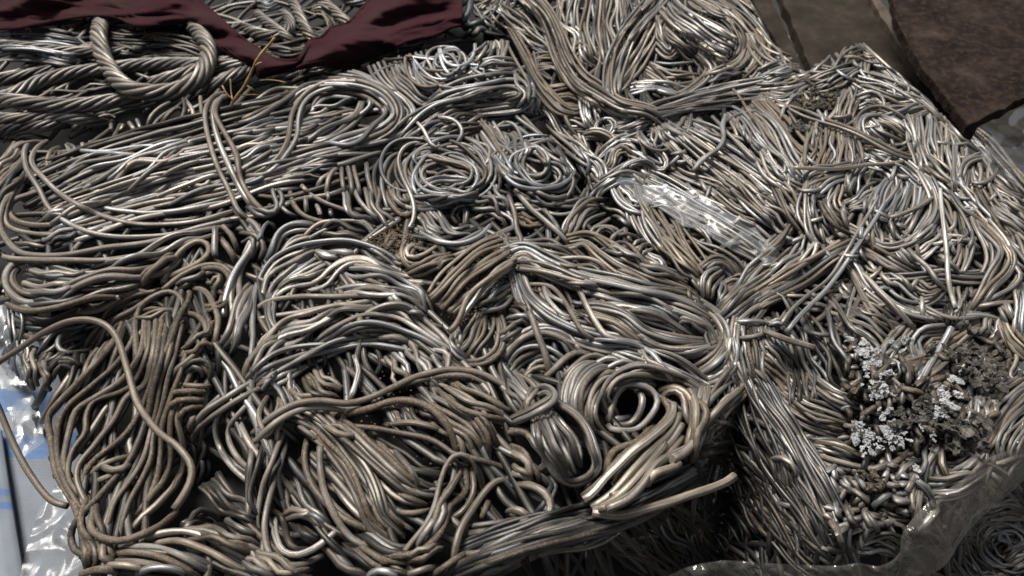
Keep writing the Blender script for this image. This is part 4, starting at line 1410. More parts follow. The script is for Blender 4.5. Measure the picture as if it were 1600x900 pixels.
# lower (tile 3,2)
t(3, 2, gs=.74)
b("60 45 160 110 260 152 370 195", 7, 100, tint=RBD)
b("90 100 200 172 350 215", 6, 80, tint=RBD)
b("190 -20 300 60 400 92 540 155", 6, 80, tint=RB)
b("150 -60 160 20 170 90", 7, 140, tint=BURN)
b("330 125 380 100 400 140", 2, 24, tint=RB)
b("430 160 500 205 560 150", 2, 40, g=5, tint=RB)
b("560 -10 640 60 740 20 820 -40", 4, 60, tint=RB)
b("600 40 660 90 740 100", 4, 60, tint=BURN)
b("760 60 860 120 960 170", 7, 140, tint=BURN)
b("640 140 680 220 720 300", 3, 60, g=6, tint=BURN)
b("960 50 900 120 940 180", 5, 100, tint=RBD)
b("1000 0 970 100 980 200", 5, 90, tint=RB)
b("1200 20 1090 120 1020 260", 9, 150, tint=(.3, .6, .6))
b("1230 140 1150 230 1120 320", 5, 100, tint=RBS)
b("980 250 992 332 922 392 850 402", 6, 90, tint=RB)
b("880 290 940 290 970 330", 4, 60, tint=RBD)
b("860 440 940 400 1000 350", 5, 60, tint=RB)
b("220 300 330 320 420 360", 6, 110, tint=(.05, .35, .6))
b("230 380 330 420 420 430", 6, 90, tint=(.05, .35, .6))
b("580 348 650 345 730 350", 4, 70, g=5, tint=RBD)
b("520 405 620 405 720 402", 3, 50, g=5.4, tint=RBD)
b("510 455 620 452 720 440", 4, 70, g=5.4, tint=RBD)
b("500 528 600 522 700 508", 2, 36, g=6.4, tint=(.4, .8, .5))
b("510 575 600 568 700 545", 2, 36, g=6.4, tint=(.4, .8, .5))
b("500 600 600 640 700 640", 4, 70, tint=BURN)
b("780 515 900 490 1000 430", 5, 70, tint=(.05, .4, .7))
b("760 460 880 440 960 420", 4, 50, tint=RB)
b("210 268 350 288 450 338 575 342", 1, g=6, tint=(.35, .75, .55), lift=.004)
b("210 330 330 362 450 392 560 382 640 335 672 302", 1, g=6.6, tint=(.3, .7, .6), lift=.005)
b("700 480 690 580 690 650", 3, 44, g=6, tint=RBD, lift=.003)
b("640 402 700 452 752 502 780 595", 1, g=7, tint=(.1, .4, .7), lift=.004)
b("822 272 812 370 845 445", 1, g=7, tint=(.1, .4, .75), lift=.003)
b("790 275 745 380 730 440", 3, 60, g=6, tint=RB)
b("690 692 745 650 792 588", 1, g=7, tint=(.0, .35, .9), lift=.004)
for s in ("395 450 342 530 285 615", "412 450 402 530 378 575", "432 430 452 500 440 570", "480 540 440 620 400 650", "500 560 480 640", "360 600 420 560", "430 650 500 600", "380 430 420 400 450 440", "300 480 340 460 390 480"):
    b(s, 1, g=6, tint=RBD, lift=.002)
b("570 622 505 662 480 720 375 755", 1, g=6.6, tint=(.1, .4, .6), lift=.004)
b("315 745 400 685 500 682", 1, g=6.6, tint=(.1, .4, .6), lift=.003)
b("560 640 600 700 640 740", 3, 80, g=5, tint=BURN)
b("500 740 560 720 640 760", 4, 80, g=5, tint=BURN)
b("440 770 520 760 600 780", 3, 60, g=5, tint=(.0, .3, .5))
# flank of the right bale facing the gap, its shade put into the tints
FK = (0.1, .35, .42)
t(3, 2)
for k_ in range(4, 12):
    x = -150 + k_ * 36
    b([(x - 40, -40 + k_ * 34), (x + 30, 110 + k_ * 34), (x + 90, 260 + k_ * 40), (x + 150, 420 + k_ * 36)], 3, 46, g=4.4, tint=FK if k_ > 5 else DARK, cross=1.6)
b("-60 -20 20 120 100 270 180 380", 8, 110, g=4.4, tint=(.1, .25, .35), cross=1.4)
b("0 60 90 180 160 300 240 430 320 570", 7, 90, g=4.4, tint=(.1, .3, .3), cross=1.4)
b("-140 60 -30 300 80 500 220 720", 8, 180, g=4.2, tint=DARK, cross=1.5)
b("-200 150 -100 400 40 620 160 800", 8, 180, g=4.2, tint=DARK, cross=1.5)
b("10 352 80 350 130 400 110 450", 1, g=6, tint=(.1, .5, .9), lift=.004)
fill([(1150, 620), (1230, 720), (1300, 860), (1200, 860), (1140, 760)], 60, 120, 4.2, DARK, flow=60, spread=.6)

# ------------------------------------------------------------------ lower bales in the gap and the corner
t(3, 2, bale='corner', g=4.2, ext=0)
fill([(1480, 820), (1620, 690), (1660, 940), (1440, 940)], 70, 150, 4.2, (.2, .5, .35), spread=2)
b('960 760 1000 660 1100 620 1200 660', 6, 120, tint=(.15, .5, .5))
b('1000 800 1080 700 1200 720', 6, 110, tint=(.15, .5, .5))
ell(1110, 760, 90, 60, 30, 4, 120, tint=(.15, .5, .5))
b("1000 620 1080 600 1220 590", 6, 100, tint=(.3, .6, .5))
b("900 760 960 850 1020 930", 7, 130, tint=(.15, .5, .4))
b("1100 850 1180 800 1250 760", 6, 120, tint=(.15, .5, .4))
t(2, 2, bale='under', g=4.6)  # wires here tinted nearly black, shade of the gap put into the colour
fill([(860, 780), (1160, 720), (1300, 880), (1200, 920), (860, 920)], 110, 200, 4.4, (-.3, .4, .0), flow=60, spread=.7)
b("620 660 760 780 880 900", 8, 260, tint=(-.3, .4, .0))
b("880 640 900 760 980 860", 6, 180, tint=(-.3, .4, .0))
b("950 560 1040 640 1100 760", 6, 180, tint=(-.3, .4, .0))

# ------------------------------------------------------------------ loose wires lying on the bales
t(0, 2, bale='front', gs=.9)
b("320 575 250 552 190 492 120 392 60 272 10 152 -40 40 -60 -40 -30 -85 100 -170 250 -268 380 -300 470 -290 530 -242 572 -160 602 -50 650 100 740 222 832 292 892 372 892 452 862 522 815 590",
  1, g=5.8, tint=(.5, .85, .5), zs=(.46, .465, .47, .48, .50, .515, .528, .533, .535, .535, .535, .535, .53, .525), loose=('loose_wire', 'thick brown loose wire bowing out past the left edge of the front bale', 'wire'))
t(2, 2)
b("370 602 500 617 640 582 800 532 900 502 1000 462 1045 430", 1, g=7, tint=(.3, .8, 1.0), zs=(.512, .512, .508, .503, .498, .492), loose=('loose_wire', 'thick pale cut wire end pointing right over the dark gap', 'wire'))
t(3, 1, bale='right')
b("545 35 470 162 390 292 330 392 250 482 150 572 70 665", 2, 56, g=4.6, tint=(.2, .55, .7), lift=.008, dive=(0, .4), cross=.4, stag=.04, loose=('wire_pair', 'pair of long straight wires lying diagonally across the right bale', 'wire'))
b("808 -20 820 150 840 300 850 430 878 545", 1, g=5.0, tint=(.2, .6, 1.1), lift=.008, dive=(0, .2), jit=1.6, loose=('loose_wire', 'long pale upright loose wire on the right bale, beside the silver hairpin', 'wire'))
b("862 635 800 742 705 895", 1, g=5.8, tint=(.0, .4, 1.2), lift=.008, dive=(0, 0), loose=('loose_wire', 'short straight whitish wire above the scorched lumps', 'wire'))
b("-20 648 80 690 160 712 225 732", 1, g=5.6, tint=(.4, .8, .8), lift=.008, dive=(.5, 0), loose=('loose_wire', 'short tan wire end left of the scorched hollow', 'wire'))
t(3, 0)
b("115 785 300 792 480 772 640 760", 1, g=4.6, tint=(.2, .55, .65), lift=.006, dive=(0, .4), loose=('loose_wire', 'thin level loose wire across the middle of the right bale', 'wire'))
t(2, 0)
b("1005 535 985 590 990 650 962 700 892 750 848 805", 1, g=5.6, tint=(.2, .5, .95), lift=.008, dive=(0, .2), flat=.4, jit=2.0, loose=('loose_wire', 'crooked pale forked looking wire on the right bale near the back bale', 'wire'))

# crushed wire ends in and round the scorched hollow
t(3, 1, bale='right')
HOLLOW = [(1320, 530), (1420, 560), (1560, 530), (1575, 620), (1520, 700), (1440, 700), (1330, 720)]
fill(HOLLOW, 170, 26, 3.4, (0.15, .4, .75), spread=4, mm=.05, lift=.006, clamp=False, bow=.5)
fill(HOLLOW, 170, 34, 3.6, (0.35, .6, .2), spread=4, mm=.05, lift=.006, clamp=False, bow=.5)
fill([(1300, 720), (1420, 720), (1440, 780), (1330, 860), (1280, 800)], 90, 36, 3.8, (0.2, .45, .5), spread=4, mm=.05, lift=.006, clamp=False, bow=.5)
fill([(1240, 120), (1345, 70), (1440, 160), (1560, 300), (1560, 500), (1240, 500), (1120, 420), (1000, 260)], 120, 40, 3.6, (0.2, .4, .7), spread=4, mm=.05, lift=.005, clamp=False, bow=.4)
# ------------------------------------------------------------------ assemble bales: bale > bundle or coil > wire
ROOT = {}
BALE_TAGS = {
    'front': ('wire_bale', 'large nearest bale of thick dusty grey brown aluminium wire hanks', 'wire bale'),
    'right': ('wire_bale', 'silver grey aluminium wire bale with scorched lumps, under the rusty plate', 'wire bale'),
    'back': ('wire_bale', 'blurred wire bale with thick folded cable hanks at the top centre', 'wire bale'),
    'cable': ('wire_bale', 'bale of thick twisted aluminium cable lying under the maroon cloth', 'wire bale'),
    'corner': ('wire_bale', 'low wire bale in the bottom right corner below the plastic film', 'wire bale'),
    'under': ('wire_bale', 'dark shaded wire bale in the gap below the front bale', 'wire bale'),
}
def core_mesh(name, info, parent):  # solid added inside each bale to stop light showing between the wires
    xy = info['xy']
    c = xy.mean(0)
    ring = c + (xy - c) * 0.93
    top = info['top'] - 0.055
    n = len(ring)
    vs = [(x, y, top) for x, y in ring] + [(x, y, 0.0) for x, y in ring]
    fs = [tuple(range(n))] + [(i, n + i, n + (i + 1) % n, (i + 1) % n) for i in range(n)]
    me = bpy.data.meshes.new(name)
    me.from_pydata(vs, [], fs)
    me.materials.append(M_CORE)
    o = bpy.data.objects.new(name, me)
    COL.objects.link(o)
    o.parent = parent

def empty(name, loc=(0, 0, 0), parent=None):
    o = bpy.data.objects.new(name, None)
    o.empty_display_size = 0.05
    COL.objects.link(o)
    o.location = loc
    if parent is not None:
        o.parent = parent
    return o

NT = 0
for k_, (nm, lab, cat) in BALE_TAGS.items():
    mine = [q for q in BUNDLES if q['bale'] == k_ and not q['loose']]
    r_ = empty(nm)
    r_['label'], r_['category'], r_['group'] = lab, cat, 'bales of pressed aluminium wire'
    ROOT[k_] = r_
    core_mesh('light_block_core', BALES[k_], r_)
    sides, seg = (8, 0.0042) if k_ == 'front' else (6, 0.0052)
    ranked = sorted([q for q in mine if q['size'] > 0], key=lambda q: -q['length'])
    used, rest = 0, Geo()
    for q in ranked:
        if used + len(q['wires']) > 300:
            for (P, rad, ti, fl, cl) in q['wires']:
                rest.add(P, rad, ti, sides, seg, fl, cl)
            continue
        used += len(q['wires'])
        par = r_ if len(q['wires']) == 1 else empty(q['name'], parent=r_)
        for (P, rad, ti, fl, cl) in q['wires']:
            g_ = Geo()
            g_.add(P, rad, ti, sides, seg, fl, cl)
            g_.build('wire', M_WIRE, par)
    for q in mine:
        if q['size'] < 0:
            for (P, rad, ti, fl, cl) in q['wires']:
                rest.add(P, rad, ti, 6, 0.006, fl, cl)
    if rest.v:
        o = rest.build('packed_wires', M_WIRE, r_)
        o['kind'] = 'stuff'
    print('BALE', k_, 'bundles', len(mine), 'wires own', used, 'rest', len(rest.v))
for q in BUNDLES:
    if q['loose']:
        nm, lab, cat = q['loose']
        if len(q['wires']) == 1:
            P, rad, ti, fl, cl = q['wires'][0]
            g_ = Geo()
            g_.add(P, rad, ti, 10, 0.004, fl, cl)
            o = g_.build(nm, M_WIRE)
        else:
            o = empty(nm)
            for (P, rad, ti, fl, cl) in q['wires']:
                g_ = Geo()
                g_.add(P, rad, ti, 10, 0.004, fl, cl)
                g_.build('strand', M_WIRE, o)
        o['label'], o['category'], o['group'] = lab, cat, 'loose wires on the bales'
tri = sum(sum(len(p.vertices) - 2 for p in o.data.polygons) for o in bpy.data.objects if o.type == 'MESH' and len(o.data.polygons) < 2000)
print('TRIS small meshes', tri, 'objects', len(bpy.data.objects))
# ------------------------------------------------------------------ sheets: cloth, film, sack
from mathutils import noise as mnoise

def drape_field(dil_r=3, blur_r=3):
    st = 4
    Z = B + S
    h, w = NY // st, NX // st
    q = Z[:h * st, :w * st].reshape(h, st, w, st).max((1, 3))
    for _ in range(dil_r):
        p = np.pad(q, 1, 'edge')
        q = np.max(np.stack([p[1:-1, 1:-1], p[:-2, 1:-1], p[2:, 1:-1], p[1:-1, :-2], p[1:-1, 2:]]), 0)
    q = blur(blur(q, blur_r), blur_r)
    q = np.repeat(np.repeat(q, st, 0), st, 1)
    out = B.copy()
    out[:q.shape[0], :q.shape[1]] = q
    return blur(out, 2)

def march_on(px, field):
    global B
    keep = B
    B = field
    p, d = march(px)
    B = keep
    return p, d

def edge_pts(txt, n):
    P = np.array([float(s) for s in txt.split()]).reshape(-1, 2)
    C = resample(spline(P, step=2.0), 0.5)
    i = np.linspace(0, len(C) - 1, n).astype(int)
    return C[i]

def fbm(p, f, oct=4):
    return sum(mnoise.noise(Vector((p[0] * f * 2 ** k, p[1] * f * 2 ** k, p[2] * f * 2 ** k + 7.3 * k))) / 2 ** k for k in range(oct))

def sheet(name, A, Bd, nu, nv, mat, field=None, lift=0.004, fold=None, z=None, thick=0.0008, ease=None):
    """a sheet between two edges given in photo pixels, laid over what is there (field) or near height z"""
    a, c = edge_pts(A, nu), edge_pts(Bd, nu)
    f = np.linspace(0, 1, nv)
    px = a[:, None, :] * (1 - f)[None, :, None] + c[:, None, :] * f[None, :, None]
    flat = px.reshape(-1, 2)
    if z is None:
        P, d = march_on(flat, field)
        zz = P[:, 2].reshape(nu, nv)
        zz = np.stack([smooth1(zz[:, j], nu / 60.0) for j in range(nv)], 1)
        zz = np.stack([smooth1(zz[i], nv / 40.0) for i in range(nu)], 0).ravel()
    else:
        d = rays(flat)
        zz = (z(flat) if callable(z) else np.full(len(flat), z))
        P = CAMP + d * ((zz - CAM_Z) / d[:, 2])[:, None]
    P = CAMP + d * ((zz - CAM_Z) / d[:, 2])[:, None]
    dz = np.array([fold(p, i // nv / (nu - 1), (i % nv) / (nv - 1)) if fold else 0.0 for i, p in enumerate(P)]) + lift
    P = CAMP + d * ((zz + dz - CAM_Z) / d[:, 2])[:, None]
    me = bpy.data.meshes.new(name)
    idx = np.arange(nu * nv).reshape(nu, nv)
    fs = np.stack([idx[:-1, :-1], idx[1:, :-1], idx[1:, 1:], idx[:-1, 1:]], -1).reshape(-1, 4)
    me.from_pydata(P.tolist(), [], fs.tolist())
    uvl = me.uv_layers.new(name='UVMap')
    co = np.stack(np.meshgrid(np.linspace(0, 1, nu), np.linspace(0, 1, nv), indexing='ij'), -1).reshape(-1, 2)
    li = np.empty(len(me.loops), np.int32)
    me.loops.foreach_get('vertex_index', li)
    uvl.data.foreach_set('uv', co[li].astype(np.float32).ravel())
    me.polygons.foreach_set('use_smooth', np.ones(len(fs), bool))
    me.materials.append(mat)
    o = bpy.data.objects.new(name, me)
    COL.objects.link(o)
    if thick:
        md = o.modifiers.new('thickness', 'SOLIDIFY')
        md.thickness = thick
        md.offset = 0.0
    return o, P.reshape(nu, nv, 3)

def tag(o, label, cat=None, group=None, kind=None):
    o['label'] = label
    if cat:
        o['category'] = cat
    if group:
        o['group'] = group
    if kind:
        o['kind'] = kind
    return o

FIELD = drape_field(2, 3)
FIELD_SOFT = drape_field(6, 8)

# maroon cloth
def cloth_material():
    m, nt, p = new_mat('maroon_cloth')
    geo = nt.nodes.new('ShaderNodeNewGeometry')
    n1 = node(nt, 'ShaderNodeTexNoise', i_Scale=22.0, i_Detail=5.0, i_Roughness=0.6)
    nt.links.new(geo.outputs['Position'], n1.inputs['Vector'])
    n2 = node(nt, 'ShaderNodeTexNoise', i_Scale=520.0, i_Detail=4.0, i_Roughness=0.7)
    nt.links.new(geo.outputs['Position'], n2.inputs['Vector'])
    col = ramp(nt, n1.outputs[0], [(0.30, (0.022, 0.007, 0.010)), (0.48, (0.050, 0.013, 0.019)), (0.66, (0.044, 0.028, 0.024))])
    col = mixc(nt, mth(nt, 'MULTIPLY', n2.outputs[0], 0.9), col, (0.02, 0.009, 0.010))
    nt.links.new(col, p.inputs['Base Color'])
    p.inputs['Roughness'].default_value = 1.0
    p.inputs['Specular IOR Level'].default_value = 0.08
    p.inputs['Sheen Weight'].default_value = 0.12
    p.inputs['Sheen Tint'].default_value = (0.6, 0.3, 0.33, 1)
    bm = node(nt, 'ShaderNodeBump', i_Strength=0.9, i_Distance=0.0015)
    nt.links.new(n2.outputs[0], bm.inputs['Height'])
    nt.links.new(bm.outputs[0], p.inputs['Normal'])
    return m

M_CLOTH = cloth_material()
def cloth_fold(p, u, v):
    w = math.sin((u * 11 + v * 2.0 + 1.6 * fbm(p, 7, 2)) * 2.6) * 0.0055 + fbm(p, 9, 2) * 0.006 + (0.5 - abs(mnoise.noise(Vector((p[0] * 10 + p[1] * 6, p[1] * 26, p[2] * 20))))) * 0.013 + (0.5 - abs(mnoise.noise(Vector((p[0] * 24, p[1] * 60 + p[0] * 20, 4.0))))) * 0.005
    w += 0.010 * max(0.0, math.sin(math.pi * min(max(v, 0), 1)))
    if v > 0.86:
        w += 0.002
    return w
cl, CLP = sheet('cloth', "-30 -70 150 -70 270 -40 312 2 345 30 378 60 405 78 425 92 452 97 470 92 484 64 500 61 517 44 545 36 562 18 600 -20 660 -50 722 -50",
                "-30 46 27 45 60 39 110 29 150 25 185 29 222 41 285 37 310 54 340 70 370 92 395 102 405 122 425 116 450 111 500 101 545 100 600 81 640 64 680 56 702 44 722 40",
                220, 46, M_CLOTH, FIELD, 0.006, cloth_fold, thick=0.0016)
tag(cl, 'dusty maroon cloth rag draped over the cable bale', 'cloth')
# frayed hem threads, part of the cloth
hem = Geo()
for j, side in ((45, 1), (0, -1)):
    E = CLP[:, j, :]
    hem.add(E + np.array([0, 0, 0.0005]), 0.0022, (0, 0, 0), 6, 0.006, 0, False, 0.25)
for k in range(260):
    i = int(RNG.integers(3, 216))
    j = 45 if RNG.uniform() < 0.75 else 0
    p = CLP[i, j]
    q = CLP[i, 44 if j else 1]
    out = (p - q) / (np.linalg.norm(p - q) + 1e-9)
    L = RNG.uniform(0.003, 0.010)
    c = np.linspace(0, 1, 4)[:, None]
    rnd = RNG.normal(0, 0.35, 3)
    pts = p + (out + rnd * c) * c * L + np.array([0, 0, -1]) * (c ** 2) * L * 0.5
    hem.add(np.repeat(pts, 2, 0)[[0, 2, 4, 6]], 0.00028, (0, 0, 0), 3, 0.003)
hem.build('frayed_hem', M_CLOTH, cl)

# clear film
def film_material(name, milk=0.10, tint=(0.86, 0.85, 0.80), refl=0.5, crease=0.2, rough=0.12):
    m = bpy.data.materials.new(name)
    m.use_nodes = True
    nt = m.node_tree
    nt.nodes.clear()
    out = nt.nodes.new('ShaderNodeOutputMaterial')
    geo = nt.nodes.new('ShaderNodeNewGeometry')
    n1 = node(nt, 'ShaderNodeTexNoise', i_Scale=40.0, i_Detail=4.0, i_Roughness=0.6, i_Distortion=1.5)
    nt.links.new(geo.outputs['Position'], n1.inputs['Vector'])
    n2 = node(nt, 'ShaderNodeTexNoise', i_Scale=160.0, i_Detail=3.0, i_Roughness=0.6)
    nt.links.new(geo.outputs['Position'], n2.inputs['Vector'])
    bm = node(nt, 'ShaderNodeBump', i_Strength=crease, i_Distance=0.003)
    nt.links.new(n1.outputs[0], bm.inputs['Height'])
    tr = nt.nodes.new('ShaderNodeBsdfTransparent')
    tr.inputs[0].default_value = (0.93, 0.92, 0.89, 1)
    gl = nt.nodes.new('ShaderNodeBsdfGlossy')
    gl.inputs['Roughness'].default_value = rough
    gl.inputs[0].default_value = (1, 1, 1, 1)
    df = nt.nodes.new('ShaderNodeBsdfDiffuse')
    df.inputs[0].default_value = (*tint, 1)
    tl = nt.nodes.new('ShaderNodeBsdfTranslucent')
    tl.inputs[0].default_value = (*tint, 1)
    for n in (gl, df):
        nt.links.new(bm.outputs[0], n.inputs['Normal'])
    milkm = nt.nodes.new('ShaderNodeMixShader')
    milkm.inputs[0].default_value = 0.5
    nt.links.new(df.outputs[0], milkm.inputs[1])
    nt.links.new(tl.outputs[0], milkm.inputs[2])
    m1 = nt.nodes.new('ShaderNodeMixShader')
    dirt = nt.nodes.new('ShaderNodeMapRange')
    dirt.inputs['From Min'].default_value = 0.35
    dirt.inputs['From Max'].default_value = 0.75
    dirt.inputs['To Min'].default_value = milk * 0.8
    dirt.inputs['To Max'].default_value = milk * 1.3
    nt.links.new(n2.outputs[0], dirt.inputs['Value'])
    nt.links.new(dirt.outputs[0], m1.inputs[0])
    nt.links.new(tr.outputs[0], m1.inputs[1])
    nt.links.new(milkm.outputs[0], m1.inputs[2])
    fr = nt.nodes.new('ShaderNodeFresnel')
    fr.inputs[0].default_value = 1.5
    nt.links.new(bm.outputs[0], fr.inputs['Normal'])
    m2 = nt.nodes.new('ShaderNodeMixShader')
    nt.links.new(mth(nt, 'MULTIPLY', fr.outputs[0], refl, clamp=True), m2.inputs[0])
    nt.links.new(m1.outputs[0], m2.inputs[1])
    nt.links.new(gl.outputs[0], m2.inputs[2])
    nt.links.new(m2.outputs[0], out.inputs[0])
    return m

M_FILM = film_material('clear_film', 0.11, (0.85, 0.78, 0.67), 1.5, 0.9)
M_FILM2 = film_material('milky_film', 0.09, (0.50, 0.48, 0.45), 0.35, 0.25, 0.25)
def crumple(amp, f=18):
    def g(p, u, v):
        a = abs(mnoise.noise(Vector(p) * f)) + 0.5 * abs(mnoise.noise(Vector(p) * f * 2.3 + Vector((5, 1, 2))))
        return amp * (0.6 - a) * 2
    return g

o, _ = sheet('plastic_film', "1625 560 1603 640 1585 695 1545 716 1500 752 1450 785 1412 830 1404 866 1375 884 1340 880 1300 884 1200 880 1130 876 1075 886 1040 902",
             "1665 670 1630 715 1605 745 1568 780 1530 812 1502 845 1480 880 1450 902 1420 920 1370 935 1200 930 1130 930 1080 930 1030 935", 170, 30, M_FILM, None, 0.0, lambda p, u, v: -0.05 * v * v + crumple(0.011, 22)(p, u, v) + crumple(0.003, 70)(p, u, v), z=0.512, thick=0)
tag(o, 'clear crumpled plastic film along the front rim of the right bale', 'plastic film', 'plastic films round the bales')
o, _ = sheet('plastic_film', "980 268 1020 272 1055 296 1095 300 1130 330 1165 342 1195 372 1222 398", "962 282 1000 318 1030 322 1066 352 1100 360 1140 388 1170 392 1200 416", 60, 20, M_FILM2, FIELD, 0.003, crumple(0.002, 50), thick=0)
tag(o, 'shiny strip of clear film stretched over wires at the left of the right bale', 'plastic film', 'plastic films round the bales')
o, _ = sheet('plastic_film', "95 745 118 790 140 850 170 900 190 930", "60 800 50 830 38 870 30 905 20 935", 50, 24, M_FILM2, None, 0.0, crumple(0.005, 30), z=lambda q: 0.405 + 0.0 * q[:, 0], thick=0)
tag(o, 'torn clear film on the woven sack at the bottom left', 'plastic film', 'plastic films round the bales')
o, _ = sheet('plastic_film', "0 380 8 440 20 520 40 590 60 640 70 690", "-30 390 -25 450 -10 540 5 620 20 660 30 720", 50, 16, M_FILM2, None, 0.0, crumple(0.006, 30), z=0.42, thick=0)
tag(o, 'crinkled film between the woven sack and the front bale', 'plastic film', 'plastic films round the bales')

# ------------------------------------------------------------------ woven sack at the left
def sack_material():
    m, nt, p = new_mat('woven_sack')
    geo = nt.nodes.new('ShaderNodeNewGeometry')
    uv = nt.nodes.new('ShaderNodeUVMap')
    uv.uv_map = 'UVMap'
    sp = nt.nodes.new('ShaderNodeSeparateXYZ')
    nt.links.new(uv.outputs[0], sp.inputs[0])
    n1 = node(nt, 'ShaderNodeTexNoise', i_Scale=18.0, i_Detail=5.0)
    nt.links.new(geo.outputs['Position'], n1.inputs['Vector'])
    n2 = node(nt, 'ShaderNodeTexNoise', i_Scale=300.0, i_Detail=3.0)
    nt.links.new(geo.outputs['Position'], n2.inputs['Vector'])
    wv = node(nt, 'ShaderNodeTexWave', i_Scale=260.0, i_Distortion=0.6)
    wv.bands_direction = 'X'
    nt.links.new(geo.outputs['Position'], wv.inputs['Vector'])
    wv2 = node(nt, 'ShaderNodeTexWave', i_Scale=260.0, i_Distortion=0.6)
    wv2.bands_direction = 'Y'
    nt.links.new(geo.outputs['Position'], wv2.inputs['Vector'])
    weave = mth(nt, 'MULTIPLY', wv.outputs['Fac'], wv2.outputs['Fac'])
    col = ramp(nt, n1.outputs[0], [(0.3, (0.12, 0.145, 0.18)), (0.7, (0.21, 0.245, 0.30))])
    # printed blue areas
    s1 = mth(nt, 'ADD', sp.outputs[0], mth(nt, 'MULTIPLY', mth(nt, 'SUBTRACT', n1.outputs[0], 0.5), 0.05))
    band1 = mth(nt, 'MULTIPLY', mth(nt, 'GREATER_THAN', s1, 0.40), mth(nt, 'LESS_THAN', s1, 0.445))
    band2 = mth(nt, 'MULTIPLY', mth(nt, 'GREATER_THAN', s1, 0.485), mth(nt, 'LESS_THAN', s1, 0.535))
    blue = mth(nt, 'MAXIMUM', band1, band2)
    col = mixc(nt, blue, col, (0.02, 0.12, 0.33))
    col = mixc(nt, mth(nt, 'MULTIPLY', n2.outputs[0], 0.5), col, (0.22, 0.22, 0.23))
    nt.links.new(col, p.inputs['Base Color'])
    p.inputs['Roughness'].default_value = 0.55
    bm = node(nt, 'ShaderNodeBump', i_Strength=0.5, i_Distance=0.0006)
    nt.links.new(weave, bm.inputs['Height'])
    nt.links.new(bm.outputs[0], p.inputs['Normal'])
    return m

M_SACK = sack_material()
def sack_fold(p, u, v):
    return 0.006 * math.sin(u * 5 + v * 3) + fbm(p, 9, 3) * 0.006
sk, SKP = sheet('woven_sack', "-330 330 -330 500 -330 700 -330 960 -330 1050", "140 330 200 500 260 700 330 960 340 1050", 60, 60, M_SACK, None, 0.0, sack_fold, z=0.385, thick=0.0015)
tag(sk, 'white woven plastic sack with blue print left of the front bale', 'sack')
# its body below and the turned-over seam strip
ring = np.vstack([SKP[:, 0], SKP[-1, 1:], SKP[::-1, -1][1:], SKP[0, ::-1][1:-1]])
n_ = len(ring)
low = ring.copy()
low[:, 2] = 0.0
me = bpy.data.meshes.new('sack_side')
me.from_pydata(ring.tolist() + low.tolist(), [], [(i, (i + 1) % n_, n_ + (i + 1) % n_, n_ + i) for i in range(n_)])
me.materials.append(M_SACK)
o = bpy.data.objects.new('sack_side', me)
COL.objects.link(o)
o.parent = sk
o, _ = sheet('seam_flap', "-120 640 -120 760 -110 930", "2 672 16 770 38 905", 40, 14, M_SACK, None, 0.0, lambda p, u, v: 0.004 + fbm(p, 25, 2) * 0.002 - 0.003 * (v > .9), z=0.389, thick=0.003)
o.parent = sk

# ------------------------------------------------------------------ ground and the steel behind
g_me = bpy.data.meshes.new('ground')
g_me.from_pydata([(-40, -20, 0), (40, -20, 0), (40, 60, 0), (-40, 60, 0)], [], [(0, 1, 2, 3)])
g_me.materials.append(M_GROUND)
g_o = bpy.data.objects.new('ground', g_me)
COL.objects.link(g_o)
tag(g_o, 'dark dirt ground of the yard below the bales', kind='structure')

M_RUST = noise_mat('rusty_plate', [(0.34, (0.007, 0.004, 0.0035)), (0.48, (0.015, 0.009, 0.007)), (0.60, (0.028, 0.019, 0.015)), (0.72, (0.055, 0.044, 0.037))], 24, 0.85, 0.0, 0.8, 0.003, 9, 110, (0.045, 0.029, 0.021))
M_STEEL = noise_mat('dull_steel', [(0.30, (0.012, 0.0095, 0.0075)), (0.50, (0.030, 0.024, 0.018)), (0.72, (0.060, 0.049, 0.038))], 16, 0.8, 0.0, 0.7, 0.002, 9, 70, (0.030, 0.021, 0.014))
for m_ in (M_RUST, M_STEEL):
    m_.node_tree.nodes['Principled BSDF'].inputs['Specular IOR Level'].default_value = 0.12
M_EDGE = noise_mat('worn_edge_steel', [(0.3, (0.04, 0.03, 0.022)), (0.7, (0.12, 0.09, 0.066))], 40, 0.7, 0.3)

def slab(name, px, zs, thick, mat, parent=None, bevel=0.0015, jag=0.9):
    px = np.array(px, float)
    if jag:
        out = []
        for i in range(len(px)):
            p, q = px[i], px[(i + 1) % len(px)]
            m = max(int(np.hypot(*(q - p)) / 9), 1)
            for j in range(m):
                out.append(p + (q - p) * j / m + (RNG.normal(0, jag, 2) if j else 0))
        px = np.array(out)
    zs = np.broadcast_to(np.asarray(zs, float), (len(px),))
    d = rays(px)
    P = CAMP + d * ((zs - CAM_Z) / d[:, 2])[:, None]
    n = len(P)
    lowp = P - np.array([0, 0, thick])
    me = bpy.data.meshes.new(name)
    me.from_pydata(P.tolist() + lowp.tolist(), [], [tuple(range(n)), tuple(range(2 * n - 1, n - 1, -1))] + [(i, n + i, n + (i + 1) % n, (i + 1) % n) for i in range(n)])
    me.materials.append(mat)
    o = bpy.data.objects.new(name, me)
    COL.objects.link(o)
    md = o.modifiers.new('edge', 'BEVEL')
    md.width = bevel
    md.segments = 2
    if parent is not None:
        o.parent = parent
    return o, P

